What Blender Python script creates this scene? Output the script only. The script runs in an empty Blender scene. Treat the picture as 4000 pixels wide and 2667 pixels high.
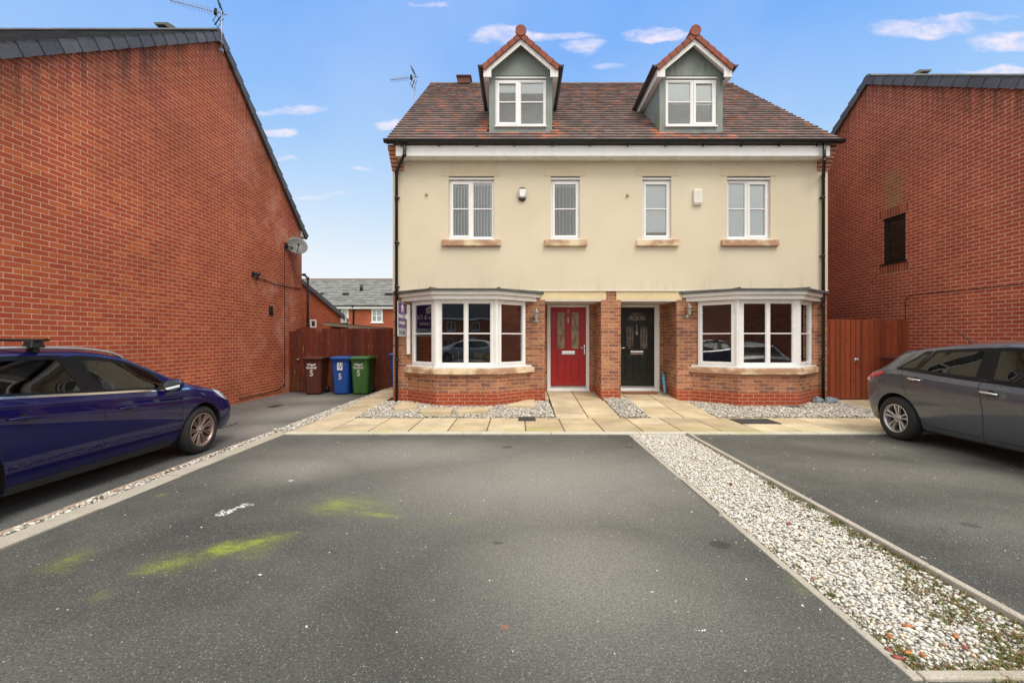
import bpy, bmesh, math, random
from mathutils import Vector, Matrix, noise
RN = random.Random(11)
F = 1010.0; H = 1.45            # focal length in photo units, eye height
scene = bpy.context.scene
COL = scene.collection
V = Vector
UP = V((0,0,1))
def px(x, y, Y):
    return V(((x-1190)*Y/F, Y, H+(779-y)*Y/F))
def gp(x, y, z=0.0):
    Y = (H-z)*F/(y-779.0)
    return V(((x-1190)*Y/F, Y, z))

# ------------------------------------------------------------------ mesh builder
class MB:
    def __init__(s):
        s.v=[]; s.f=[]; s.mi=[]; s.r=[]; s.sm=[]
    def face(s, pts, mi=0, r=0.5, sm=False):
        i=len(s.v); s.v += [V(p) for p in pts]; s.f.append(tuple(range(i,i+len(pts))))
        s.mi.append(mi); s.r.append(r); s.sm.append(sm)
    def addf(s, idx, mi=0, r=0.5, sm=False):
        s.f.append(tuple(idx)); s.mi.append(mi); s.r.append(r); s.sm.append(sm)
    def hexa(s, p, mi=0, r=0.5):
        i=len(s.v); s.v += [V(q) for q in p]
        for q in ((0,3,2,1),(4,5,6,7),(0,1,5,4),(1,2,6,5),(2,3,7,6),(3,0,4,7)):
            s.addf([i+k for k in q],mi,r)
    def box(s,x0,x1,y0,y1,z0,z1,mi=0,r=0.5):
        if x0>x1: x0,x1=x1,x0
        if y0>y1: y0,y1=y1,y0
        if z0>z1: z0,z1=z1,z0
        s.hexa([(x0,y0,z0),(x1,y0,z0),(x1,y1,z0),(x0,y1,z0),(x0,y0,z1),(x1,y0,z1),(x1,y1,z1),(x0,y1,z1)],mi,r)
    def bbox(s, B, u0,u1,n0,n1,z0,z1,mi=0,r=0.5):
        O,u,n,w=B
        P=lambda a,b,c: O+u*a+n*b+w*c
        s.hexa([P(u0,n1,z0),P(u1,n1,z0),P(u1,n0,z0),P(u0,n0,z0),P(u0,n1,z1),P(u1,n1,z1),P(u1,n0,z1),P(u0,n0,z1)],mi,r)
    def prism(s, poly, d, mi=0, r=0.5, sm=False):
        poly=[V(p) for p in poly]; d=V(d); n=len(poly); i=len(s.v)
        s.v += poly + [p+d for p in poly]
        nm=V((0,0,0))
        for a in range(n): nm += poly[a].cross(poly[(a+1)%n])
        fl = nm.dot(d)>0
        a0=list(range(i,i+n)); a1=list(range(i+n,i+2*n))
        s.addf(a0[::-1] if fl else a0,mi,r); s.addf(a1 if fl else a1[::-1],mi,r)
        for a in range(n):
            b=(a+1)%n
            q=[i+a,i+b,i+n+b,i+n+a]
            s.addf(q if fl else q[::-1],mi,r,sm)
    def ring(s, c, ax, rad, n, rx=None):
        ax=V(ax).normalized(); t=ax.cross(UP)
        if t.length<1e-3: t=ax.cross(V((1,0,0)))
        t.normalize(); b=ax.cross(t)
        i=len(s.v)
        for k in range(n):
            a=2*math.pi*k/n
            s.v.append(V(c)+t*(math.cos(a)*rad)+b*(math.sin(a)*rad))
        return list(range(i,i+n))
    def tube(s, path, rad, n=8, mi=0, cap=True, r=0.5):
        path=[V(p) for p in path]; prev=None
        rads = rad if isinstance(rad,(list,tuple)) else [rad]*len(path)
        # parallel frame
        for k,p in enumerate(path):
            if k==0: ax=path[1]-path[0]
            elif k==len(path)-1: ax=path[-1]-path[-2]
            else: ax=(path[k+1]-path[k]).normalized()+(path[k]-path[k-1]).normalized()
            ax.normalize()
            if k==0:
                t=ax.cross(UP)
                if t.length<.1: t=ax.cross(V((1,0,0)))
            else: t=t-ax*t.dot(ax)
            t.normalize(); b=ax.cross(t)
            i=len(s.v)
            for q in range(n):
                a=2*math.pi*q/n
                s.v.append(p+t*(math.cos(a)*rads[k])+b*(math.sin(a)*rads[k]))
            cur=list(range(i,i+n))
            if prev:
                for q in range(n):
                    z=(q+1)%n
                    s.addf([prev[q],prev[z],cur[z],cur[q]],mi,r,True)
            elif cap: s.addf(cur[::-1],mi,r)
            prev=cur
        if cap: s.addf(prev,mi,r)
    def lathe(s, prof, c, ax, n=32, mi=0, sm=True, closed=False, r=0.5, cap=True):
        # prof: (distance along ax, radius)
        c=V(c); ax=V(ax).normalized(); t=ax.cross(UP)
        if t.length<.1: t=ax.cross(V((1,0,0)))
        t.normalize(); b=ax.cross(t); rows=[]
        for (d,rd) in prof:
            i=len(s.v)
            for k in range(n):
                a=2*math.pi*k/n
                s.v.append(c+ax*d+t*(math.cos(a)*rd)+b*(math.sin(a)*rd))
            rows.append(list(range(i,i+n)))
        pr=list(zip(rows,rows[1:]))
        if closed: pr.append((rows[-1],rows[0]))
        for A,Bq in pr:
            for k in range(n):
                z=(k+1)%n
                s.addf([A[k],A[z],Bq[z],Bq[k]],mi,r,sm)
        if not closed and cap:
            if prof[0][1]>1e-4: s.addf(rows[0][::-1],mi,r)
            if prof[-1][1]>1e-4: s.addf(rows[-1],mi,r)
    def build(s, name, mats, parent=None, bevel=0, seg=2, fix=True):
        me=bpy.data.meshes.new(name)
        org = ORG.get(parent.name, V((0,0,0))) if parent else V((0,0,0))
        me.from_pydata([tuple(p-org) for p in s.v],[],s.f)
        if not isinstance(mats,(list,tuple)): mats=[mats]
        for m in mats: me.materials.append(m)
        me.polygons.foreach_set('material_index', s.mi)
        me.polygons.foreach_set('use_smooth', s.sm)
        at=me.attributes.new('rnd','FLOAT','FACE'); at.data.foreach_set('value', s.r)
        uv=me.uv_layers.new(name='UVMap'); dat=[0.0]*(2*len(me.loops))
        for p in me.polygons:
            n=p.normal
            if abs(n.z)>.995: t=V((1,0,0)); b=V((0,1,0))
            else:
                t=V((-n.y,n.x,0)).normalized(); b=n.cross(t)
                if b.z<0: b=-b
            for li in p.loop_indices:
                q=me.vertices[me.loops[li].vertex_index].co+org
                dat[2*li]=q.dot(t); dat[2*li+1]=q.dot(b)
        uv.data.foreach_set('uv',dat)
        o=bpy.data.objects.new(name,me); COL.objects.link(o)
        if parent: o.parent=parent
        ORG[o.name]=org
        if bevel:
            if fix:
                bm=bmesh.new(); bm.from_mesh(me); bmesh.ops.recalc_face_normals(bm,faces=bm.faces); bm.to_mesh(me); bm.free()
            md=o.modifiers.new('bevel','BEVEL'); md.width=bevel; md.segments=seg; md.limit_method='ANGLE'; md.angle_limit=.6
            md.harden_normals=False
        return o
ORG={}
def tag(o,label=None,cat=None,group=None,kind=None):
    if label: o['label']=label
    if cat: o['category']=cat
    if group: o['group']=group
    if kind: o['kind']=kind
    return o
def thing(name,label,cat,loc=(0,0,0),group=None):
    o=bpy.data.objects.new(name,None); COL.objects.link(o); o.location=loc
    o.empty_display_size=.2
    ORG[o.name]=V(loc)
    return tag(o,label,cat,group)
def copy_tree(o,parent=None):
    c=o.copy(); COL.objects.link(c)
    if parent: c.parent=parent
    ORG[c.name]=ORG.get(o.name,V((0,0,0)))
    for ch in list(o.children): copy_tree(ch,c)
    return c
def text(name, s, mat, parent, size, M, ext=.002, bold=0.0, align='CENTER', sx=1.0, label=None):
    cu=bpy.data.curves.new(name,'FONT'); cu.body=s; cu.size=size; cu.extrude=ext; cu.offset=bold
    cu.align_x=align; cu.align_y='CENTER'
    t=bpy.data.objects.new(name+'_tmp',cu); COL.objects.link(t)
    bpy.context.view_layer.update()
    dg=bpy.context.evaluated_depsgraph_get()
    me=bpy.data.meshes.new_from_object(t.evaluated_get(dg))
    bpy.data.objects.remove(t)
    org=ORG.get(parent.name,V((0,0,0)))
    me.transform(Matrix.Translation(-org)@M@Matrix.Diagonal((sx,1,1,1)))
    me.materials.clear(); me.materials.append(mat)
    o=bpy.data.objects.new(name,me); COL.objects.link(o); o.parent=parent
    ORG[o.name]=org
    return o
def basis(O,u,n,w=UP):      # matrix for text: local x->u, y->w, z->n
    u=V(u);w=V(w);n=V(n)
    return Matrix(((u.x,w.x,n.x,O[0]),(u.y,w.y,n.y,O[1]),(u.z,w.z,n.z,O[2]),(0,0,0,1)))

# ------------------------------------------------------------------ materials
class NT:
    def __init__(s,tree): s.t=tree; s.n=tree.nodes; s.l=tree.links
    def new(s,ty,**k):
        nd=s.n.new(ty)
        for a,b in k.items(): setattr(nd,a,b)
        return nd
    def set(s,sock,v):
        if v is None: return
        if isinstance(v,bpy.types.NodeSocket): s.l.new(v,sock)
        else:
            if isinstance(v,(tuple,list)) and sock.type=='RGBA' and len(v)==3: v=(*v,1)
            sock.default_value=v
    def math(s,op,a,b=None,c=None,clamp=False):
        nd=s.new('ShaderNodeMath',operation=op); nd.use_clamp=clamp
        s.set(nd.inputs[0],a); s.set(nd.inputs[1],b)
        if c is not None: s.set(nd.inputs[2],c)
        return nd.outputs[0]
    def mix(s,f,a,b,bt='MIX'):
        nd=s.new('ShaderNodeMix',data_type='RGBA',blend_type=bt)
        s.set(nd.inputs[0],f); s.set(nd.inputs[6],a); s.set(nd.inputs[7],b)
        return nd.outputs[2]
    def noise(s,vec,scale,detail=3,rough=.5,dist=0):
        nd=s.new('ShaderNodeTexNoise'); s.set(nd.inputs['Vector'],vec)
        nd.inputs['Scale'].default_value=scale; nd.inputs['Detail'].default_value=detail
        nd.inputs['Roughness'].default_value=rough; nd.inputs['Distortion'].default_value=dist
        return nd.outputs[0]
    def vor(s,vec,scale,feat='F1',out=0,rnd=1):
        nd=s.new('ShaderNodeTexVoronoi',feature=feat); s.set(nd.inputs['Vector'],vec)
        nd.inputs['Scale'].default_value=scale; nd.inputs['Randomness'].default_value=rnd
        return nd.outputs[out]
    def ramp(s,f,stops,interp='LINEAR'):
        nd=s.new('ShaderNodeValToRGB'); s.set(nd.inputs[0],f); cr=nd.color_ramp; cr.interpolation=interp
        while len(cr.elements)<len(stops): cr.elements.new(.5)
        for e,(p,c) in zip(cr.elements,stops):
            e.position=p
            if not isinstance(c,(tuple,list)): c=(c,c,c)
            e.color=(*c,1)
        return nd.outputs[0]
    def mr(s,v,a,b,c=0,d=1,it='LINEAR'):
        nd=s.new('ShaderNodeMapRange',interpolation_type=it); s.set(nd.inputs[0],v)
        for k,q in zip((1,2,3,4),(a,b,c,d)): s.set(nd.inputs[k],q)
        return nd.outputs[0]
    def mapping(s,vec,loc=(0,0,0),rot=(0,0,0),sc=(1,1,1),ty='POINT'):
        nd=s.new('ShaderNodeMapping',vector_type=ty); s.set(nd.inputs[0],vec)
        nd.inputs[1].default_value=loc; nd.inputs[2].default_value=rot; nd.inputs[3].default_value=sc
        return nd.outputs[0]
    def bump(s,h,st=.3,dist=.01,nrm=None):
        nd=s.new('ShaderNodeBump'); s.set(nd.inputs['Height'],h); nd.inputs['Strength'].default_value=st
        nd.inputs['Distance'].default_value=dist
        if nrm is not None: s.l.new(nrm,nd.inputs['Normal'])
        return nd.outputs[0]
    def sep(s,v):
        nd=s.new('ShaderNodeSeparateXYZ'); s.set(nd.inputs[0],v); return nd.outputs
    def comb(s,x,y,z=0):
        nd=s.new('ShaderNodeCombineXYZ'); s.set(nd.inputs[0],x); s.set(nd.inputs[1],y); s.set(nd.inputs[2],z); return nd.outputs[0]
def newmat(name):
    m=bpy.data.materials.new(name); m.use_nodes=True
    t=NT(m.node_tree); t.n.clear()
    out=t.new('ShaderNodeOutputMaterial'); b=t.new('ShaderNodeBsdfPrincipled'); t.l.new(b.outputs[0],out.inputs[0])
    t.b=b; t.out=out
    t.pos=t.new('ShaderNodeNewGeometry').outputs['Position']
    t.uv=t.new('ShaderNodeTexCoord').outputs['UV']; t.obj=t.n[-1].outputs['Object']
    t.S=lambda k,v: t.set(b.inputs[k],v)
    return m,t
def simple(name,c,rough=.5,metal=0,var=.12,scale=6,bump=0,bs=60,coat=0,spec=.5,dirt=0,dirtc=(.12,.10,.07)):
    m,t=newmat(name)
    n=t.noise(t.pos,scale,4,.6)
    c2=tuple(max(0,x*(1-var)) for x in c); c1=tuple(min(1,x*(1+var)) for x in c)
    col=t.mix(t.mr(n,.3,.7),c2,c1)
    if dirt:
        d=t.noise(t.mapping(t.pos,sc=(3,3,.8)),1.6,5,.65)
        col=t.mix(t.math('MULTIPLY',t.mr(d,.5,.75),dirt),col,dirtc)
    t.S('Base Color',col); t.S('Roughness',t.mr(n,.2,.8,max(.02,rough-.06),min(1,rough+.06))); t.S('Metallic',metal)
    t.S('Specular IOR Level',spec)
    if coat: t.S('Coat Weight',coat); t.S('Coat Roughness',.04)
    if bump: t.S('Normal',t.bump(t.noise(t.pos,bs,4,.6),bump,.01))
    return m
def brick(name, cols, mortar, streak=0, top=None, plinth=None, mort=.005, stain=None, soot=0):
    m,t=newmat(name)
    wob=t.noise(t.uv,9,2,.5)
    uvw=t.comb(*t.sep(t.uv)[:2],0)
    nd=t.new('ShaderNodeVectorMath',operation='ADD'); t.set(nd.inputs[0],uvw)
    wn=t.new('ShaderNodeTexNoise'); t.set(wn.inputs[0],t.uv); wn.inputs['Scale'].default_value=14; wn.inputs['Detail'].default_value=2
    w2=t.new('ShaderNodeVectorMath',operation='MULTIPLY_ADD'); t.set(w2.inputs[0],wn.outputs[1]); w2.inputs[1].default_value=(.012,.009,0); w2.inputs[2].default_value=(-.006,-.0045,0)
    t.l.new(w2.outputs[0],nd.inputs[1])
    br=t.new('ShaderNodeTexBrick'); t.l.new(nd.outputs[0],br.inputs['Vector'])
    br.offset=.5; br.inputs['Scale'].default_value=1; br.inputs['Mortar Size'].default_value=mort
    br.inputs['Mortar Smooth'].default_value=.15; br.inputs['Bias'].default_value=0
    br.inputs['Brick Width'].default_value=.225; br.inputs['Row Height'].default_value=.075
    br.inputs['Color1'].default_value=(0,0,0,1); br.inputs['Color2'].default_value=(1,1,1,1); br.inputs['Mortar'].default_value=(.5,.5,.5,1)
    rnd=br.outputs['Color']
    k=len(cols)
    col=t.ramp(rnd,[(i/(k-1)*.96+.02,c) for i,c in enumerate(cols)])
    fine=t.noise(t.uv,70,4,.65)
    col=t.mix(.5,col,t.mix(1,col,t.ramp(fine,[(.25,.55),(.75,1.35)]),'MULTIPLY'))
    if streak:
        sn=t.noise(t.mapping(t.uv,sc=(5,26,1)),1,3,.6)
        col=t.mix(t.math('MULTIPLY',t.mr(sn,.56,.68),streak),col,(.075,.035,.028))
    if plinth:
        z=t.sep(t.pos)[2]
        col=t.mix(t.math('LESS_THAN',z,plinth[0]),col,t.mix(.5,plinth[1],t.mix(1,plinth[1],t.ramp(fine,[(.25,.6),(.75,1.3)]),'MULTIPLY')))
    mn=t.noise(t.uv,5,3,.5)
    mc=t.mix(t.mr(mn,.3,.7),tuple(x*.68 for x in mortar),mortar)
    col=t.mix(br.outputs['Fac'],col,mc)
    big=t.noise(t.pos,.55,4,.6)
    col=t.mix(1,col,t.ramp(big,[(.3,.76),(.7,1.16)]),'MULTIPLY')
    if soot:
        s2=t.noise(t.mapping(t.pos,sc=(1.6,1.6,.35)),2.2,5,.7)
        col=t.mix(t.math('MULTIPLY',t.mr(s2,.55,.75),soot),col,(.07,.05,.035))
    if stain: col=stain(t,col)
    t.S('Base Color',col); t.S('Roughness',.86); t.S('Specular IOR Level',.25)
    hgt=t.math('ADD',t.math('MULTIPLY',t.math('SUBTRACT',1,br.outputs['Fac']),1.0),t.math('MULTIPLY',fine,.25))
    t.S('Normal',t.bump(hgt,.6,.006))
    return m
def verge_stain(axisfn, amount, width=.7):
    # dark run-off staining under the verge tiles; axisfn(t)->distance below the verge
    def f(t,col):
        d=axisfn(t)
        n=t.noise(t.mapping(t.pos,sc=(6,6,.5)),1.3,4,.7)
        mask=t.math('MULTIPLY',t.mr(d,0.0,width,1,0,'SMOOTHSTEP'),t.mr(n,.38,.66))
        return t.mix(t.math('MULTIPLY',mask,amount),col,(.045,.04,.025))
    return f
def absd(y0,z0,sl):
    return lambda t:(lambda s: t.math('SUBTRACT',t.math('SUBTRACT',z0,t.math('MULTIPLY',sl,t.math('ABSOLUTE',t.math('SUBTRACT',s[1],y0)))),s[2]))(t.sep(t.pos))

M={}
EXPOSURE=0.68
def left_extra(t,col):
    # pale efflorescence patches high on the rear half
    col=verge_stain(absd(9.84,8.2,.80),.75,1.1)(t,col)
    s=t.sep(t.pos)
    e=t.math('MULTIPLY',t.mr(t.noise(t.pos,1.1,5,.65),.48,.66),.45)
    col=t.mix(t.math('MULTIPLY',e,t.mr(s[1],10.2,12)),col,(.66,.40,.32))
    # purplish tint growing towards the top, broken by noise, orange lower down
    k=t.math('MULTIPLY',t.mr(s[2],4.2,7.2),t.mr(t.noise(t.pos,.5,3),.35,.6))
    col=t.mix(t.math('MULTIPLY',k,.45),col,t.mix(1,col,(.80,.85,1.5),'MULTIPLY'))
    return col
M['brick_left']=brick('orange_red_brick',[(.43,.086,.038),(.46,.098,.041),(.395,.075,.036),(.54,.135,.046),(.445,.091,.039),(.41,.080,.037)],(.76,.47,.33),stain=left_extra,mort=.0056)
def right_extra(t,col):
    col=verge_stain(absd(11.1,7.9,.62),.7,.9)(t,col)
    # greenish run-off patch above the little window
    s=t.sep(t.pos)
    a=t.math('MULTIPLY',t.mr(t.math('ABSOLUTE',t.math('SUBTRACT',s[1],10.38)),.16,.32,1,0),t.mr(t.math('ABSOLUTE',t.math('SUBTRACT',s[2],4.95)),.35,.6,1,0))
    a=t.math('MULTIPLY',a,t.mr(t.noise(t.pos,6,3,.6),.3,.6))
    return t.mix(t.math('MULTIPLY',a,.55),col,(.25,.24,.10))
M['brick_right']=brick('dark_red_brick',[(.385,.075,.042),(.41,.084,.045),(.35,.066,.040),(.46,.105,.048),(.39,.078,.043)],(.72,.50,.38),stain=right_extra,mort=.0062)
M['brick_main']=brick('multi_buff_red_brick',[(.47,.215,.115),(.40,.155,.08),(.52,.245,.135),(.37,.135,.075),(.24,.11,.085),(.46,.195,.10)],(.60,.47,.34),streak=.8,plinth=(.33,(.40,.075,.030)))
M['brick_far']=brick('far_red_brick',[(.38,.085,.040),(.45,.11,.045),(.34,.07,.035)],(.5,.25,.17))
def render_mat():
    m,t=newmat('cream_render')
    n=t.noise(t.pos,.8,5,.6); f=t.noise(t.pos,55,4,.65)
    col=t.mix(t.mr(n,.3,.7),(.68,.60,.455),(.745,.665,.515))
    s=t.sep(t.pos)
    # dirty specks under the soffit, faint drips, grime above the bay roofs
    sp=t.math('MULTIPLY',t.math('GREATER_THAN',t.noise(t.mapping(t.pos,sc=(1,1,1.5)),26,3,.6),.66),t.mr(t.math('ABSOLUTE',t.math('SUBTRACT',s[2],5.36)),.02,.07,1,0))
    sp=t.math('MULTIPLY',sp,t.math('GREATER_THAN',t.noise(t.comb(s[0],0,0),1.4,2),.47))
    col=t.mix(t.math('MULTIPLY',sp,.8),col,(.16,.09,.05))
    dr=t.math('MULTIPLY',t.mr(t.noise(t.mapping(t.pos,sc=(7,7,.7)),1,4,.6),.52,.75),t.mr(s[2],2.5,2.9,.38,.02))
    col=t.mix(dr,col,(.30,.25,.17))
    t.S('Base Color',col); t.S('Roughness',.9); t.S('Specular IOR Level',.2); t.S('Normal',t.bump(f,.12,.006)); return m
M['render']=render_mat()
M['stone']=simple('cast_stone',(.74,.60,.37),.85,var=.08,scale=4,bump=.1)
def sill_mat():
    m,t=newmat('stained_cast_stone')
    n=t.noise(t.mapping(t.pos,sc=(2,2,5)),2.2,5,.7)
    n=t.noise(t.mapping(t.pos,sc=(1.3,1.3,2)),1.5,4,.6)
    col=t.mix(t.mr(n,.41,.57,0,.85),(.78,.65,.44),(.40,.20,.12))
    n2=t.noise(t.mapping(t.pos,sc=(9,9,2)),2,4,.7)
    col=t.mix(t.mr(n2,.60,.78,0,.5),col,(.16,.12,.08))
    t.S('Base Color',col); t.S('Roughness',.85); t.S('Normal',t.bump(t.noise(t.pos,60,4),.15,.005)); return m
M['sill']=sill_mat()
M['lintel']=simple('cast_lintel',(.68,.585,.42),.85,var=.05,scale=4)
M['upvc']=simple('white_upvc',(.86,.86,.86),.28,var=.03,scale=3)
M['white']=simple('white_painted_board',(.80,.79,.77),.45,var=.05,scale=2,dirt=.25,dirtc=(.45,.42,.32))
M['ceil']=simple('painted_soffit',(.70,.69,.67),.6,var=.05)
M['black']=simple('black_plastic',(.012,.014,.014),.32,var=.2)
M['blackmatt']=simple('matt_black',(.01,.01,.01),.8,var=.1)
M['lead']=simple('weathered_lead',(.10,.105,.10),.6,var=.35,scale=5,bump=.2,bs=14,dirt=.5,dirtc=(.07,.08,.05))
def dormer_mat():
    m,t=newmat('painted_dormer_panel')
    n=t.noise(t.pos,1.5,4,.6); s=t.sep(t.pos)
    col=t.mix(t.mr(n,.3,.7),(.20,.235,.22),(.25,.285,.265))
    g=t.math('MULTIPLY',t.mr(t.noise(t.mapping(t.pos,sc=(5,5,1.2)),2,4,.7),.5,.7),.55)
    col=t.mix(t.math('MULTIPLY',g,t.math('GREATER_THAN',s[0],3.0)),col,(.055,.06,.04))
    a=t.math('MULTIPLY',t.mr(t.math('ABSOLUTE',t.math('SUBTRACT',s[1],10.15)),.05,.30,1,0),t.mr(s[2],6.2,6.9,1,0))
    a=t.math('MULTIPLY',a,t.math('LESS_THAN',s[0],3.215)); a=t.math('MULTIPLY',a,t.math('GREATER_THAN',s[0],3.0))
    col=t.mix(t.math('MULTIPLY',a,t.mr(t.noise(t.mapping(t.pos,sc=(8,8,2)),1.5,3),.4,.6)),col,(.19,.21,.02))
    t.S('Base Color',col); t.S('Roughness',.6); return m
M['dormer']=dormer_mat()
def tile_mat(name,stops,moss=.0,rough=.85):
    m,t=newmat(name)
    at=t.new('ShaderNodeAttribute',attribute_name='rnd').outputs['Fac']
    col=t.ramp(at,stops)
    n=t.noise(t.pos,3.5,5,.7); f=t.noise(t.pos,45,3,.6)
    col=t.mix(1,col,t.ramp(n,[(.3,.78),(.7,1.16)]),'MULTIPLY')
    col=t.mix(.6,col,t.mix(1,col,t.ramp(f,[(.3,.6),(.7,1.35)]),'MULTIPLY'))
    if moss:
        g=t.noise(t.pos,1.7,5,.75)
        col=t.mix(t.math('MULTIPLY',t.mr(g,.56,.70),moss),col,(.075,.075,.025))
    t.S('Base Color',col); t.S('Roughness',rough); t.S('Specular IOR Level',.35); t.S('Normal',t.bump(f,.4,.005)); return m
M['tile_main']=tile_mat('weathered_brown_tiles',[(0,(.165,.126,.122)),(.35,(.195,.150,.144)),(.6,(.222,.170,.161)),(.72,(.25,.182,.166)),(.85,(.36,.16,.11)),(1,(.50,.22,.14))],.6)
M['tile_red']=tile_mat('red_clay_tiles',[(0,(.23,.075,.052)),(1,(.31,.105,.075))],.15)
M['tile_grey']=tile_mat('dark_grey_tiles',[(0,(.055,.058,.066)),(1,(.10,.105,.115))],.1)
M['verge']=tile_mat('grey_verge_caps',[(0,(.085,.09,.105)),(1,(.125,.13,.15))],.15,.6)
M['tile_far']=tile_mat('far_grey_tiles',[(0,(.17,.175,.17)),(1,(.27,.27,.26))],.2)
def wood(name,c1,c2,pale=0,green=.0):
    m,t=newmat(name)
    s=t.sep(t.pos)
    at=t.new('ShaderNodeAttribute',attribute_name='rnd').outputs['Fac']
    g=t.noise(t.mapping(t.pos,sc=(30,30,1.3)),1.2,5,.7)
    col=t.mix(t.mr(g,.3,.7),c1,c2)
    col=t.mix(1,col,t.ramp(at,[(0,.72),(1,1.25)]),'MULTIPLY')
    kn=t.vor(t.mapping(t.pos,sc=(5,5,1.6)),1.6)
    col=t.mix(t.mr(kn,.06,.13,.7,0),col,(.05,.015,.008))
    if pale: col=t.mix(t.math('MULTIPLY',t.mr(t.noise(t.mapping(t.pos,sc=(16,16,2.0)),1.3,4,.7),.61,.72),pale),col,(.42,.30,.18))
    if green: col=t.mix(t.math('MULTIPLY',t.mr(s[2],-.1,.5,1,0),t.mr(t.noise(t.pos,5,4),.4,.7,0,green)),col,(.12,.11,.04))
    t.S('Base Color',col); t.S('Roughness',.75); t.S('Specular IOR Level',.3); t.S('Normal',t.bump(g,.4,.004)); return m
M['fence_left']=wood('dark_stained_boards',(.105,.020,.011),(.16,.035,.018),.8,.5)
M['fence_right']=wood('orange_stained_boards',(.215,.045,.018),(.285,.065,.026),.25,.4)
M['oldwood']=wood('weathered_timber',(.22,.18,.12),(.32,.27,.19))
def glass(name,tint=(.80,.84,.84),refl=1.0,rough=.0):
    m,t=newmat(name); t.n.remove(t.b)
    tr=t.new('ShaderNodeBsdfTransparent'); t.set(tr.inputs[0],tint)
    gl=t.new('ShaderNodeBsdfGlossy'); gl.inputs['Roughness'].default_value=rough; t.set(gl.inputs[0],(1,1,1))
    wv=t.bump(t.noise(t.pos,1.3,2,.5),.035,.05); t.l.new(wv,gl.inputs['Normal'])
    fr=t.new('ShaderNodeFresnel'); fr.inputs[0].default_value=1.52
    f=t.math('MULTIPLY',fr.outputs[0],refl*2.0,clamp=True)
    mx=t.new('ShaderNodeMixShader'); t.l.new(f,mx.inputs[0]); t.l.new(tr.outputs[0],mx.inputs[1]); t.l.new(gl.outputs[0],mx.inputs[2])
    t.l.new(mx.outputs[0],t.out.inputs[0]); return m
M['glass']=glass('window_glass',(.80,.84,.85),1.3)
M['glass_dark']=glass('dark_window_glass',(.5,.55,.52),.35)  # darker tint and weaker reflection than the other panes
M['glass_up']=glass('upper_window_glass',(.975,.985,.985),.9)
M['carglass']=glass('tinted_car_glass',(.20,.235,.235),.6)
M['carglass_dark']=glass('privacy_car_glass',(.08,.09,.10),.6)
M['doorglass']=simple('leaded_door_glass',(.30,.22,.12),.18,var=.5,scale=5,bump=.4,bs=40)
M['doorglass_dark']=simple('dark_leaded_glass',(.085,.065,.05),.15,var=.5,scale=6,bump=.4,bs=40)
M['leadline']=simple('bevelled_glass_and_lead',(.42,.44,.42),.2,var=.2)
M['redlead']=simple('red_glass_strip',(.32,.012,.03),.2)
M['door_red']=simple('red_door',(.37,.010,.012),.34,var=.05,bump=.06,bs=90)
M['door_black']=simple('black_door',(.010,.012,.011),.3,var=.1,bump=.06,bs=90)
M['chrome']=simple('chrome',(.75,.75,.75),.15,1,var=.03)
M['steel']=simple('satin_steel',(.45,.46,.47),.35,.9,var=.1)
M['galv']=simple('galvanised_mast',(.32,.33,.35),.45,.7,var=.2)
M['interior']=simple('interior_wall',(.55,.52,.47),.9)
M['interior_unlit']=simple('interior_unlit',(.035,.032,.03),.9)  # near-black colour stands in for the darkness of unlit rooms
M['blind']=simple('blind_fabric',(.84,.88,.86),.8,var=.03)
M['blindroll']=simple('roller_blind_fabric',(.86,.90,.89),.8,var=.02)
M['venetian']=simple('venetian_slat',(.40,.34,.28),.5,var=.1)
M['curtain']=simple('pale_curtain',(.62,.60,.55),.9)
M['pine']=simple('pine_wood',(.50,.26,.09),.45)
M['candle']=simple('cream_candle',(.70,.66,.52),.5)
# ================================================================== GROUND
def blobs(t, lst, edge=.5, warp=.35, wscale=2.5):
    n=t.new('ShaderNodeTexNoise'); t.set(n.inputs[0],t.pos); n.inputs['Scale'].default_value=wscale; n.inputs['Detail'].default_value=5; n.inputs['Roughness'].default_value=.65
    w=t.new('ShaderNodeVectorMath',operation='MULTIPLY_ADD'); t.set(w.inputs[0],n.outputs[1]); w.inputs[1].default_value=(warp,warp,0); t.set(w.inputs[2],t.pos)
    w2=t.new('ShaderNodeVectorMath',operation='ADD'); t.set(w2.inputs[0],w.outputs[0]); w2.inputs[1].default_value=(-warp/2,-warp/2,0)
    acc=None
    for (cx,cy,rx,ry,a,st) in lst:
        q=t.mapping(w2.outputs[0],(cx,cy,0),(0,0,a),(rx,ry,1),'TEXTURE')
        s=t.sep(q); d=t.math('SQRT',t.math('ADD',t.math('MULTIPLY',s[0],s[0]),t.math('MULTIPLY',s[1],s[1])))
        k=t.mr(d,edge,1,st,0,'SMOOTHSTEP')
        acc=k if acc is None else t.math('MAXIMUM',acc,k)
    return acc
def seg(x1,y1,x2,y2,w,st,z=-.015):
    a=gp(x1,y1,z); b=gp(x2,y2,z); c=(a+b)/2; d=b-a
    return (c.x,c.y,d.length/2,w,math.atan2(d.y,d.x),st)
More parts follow.
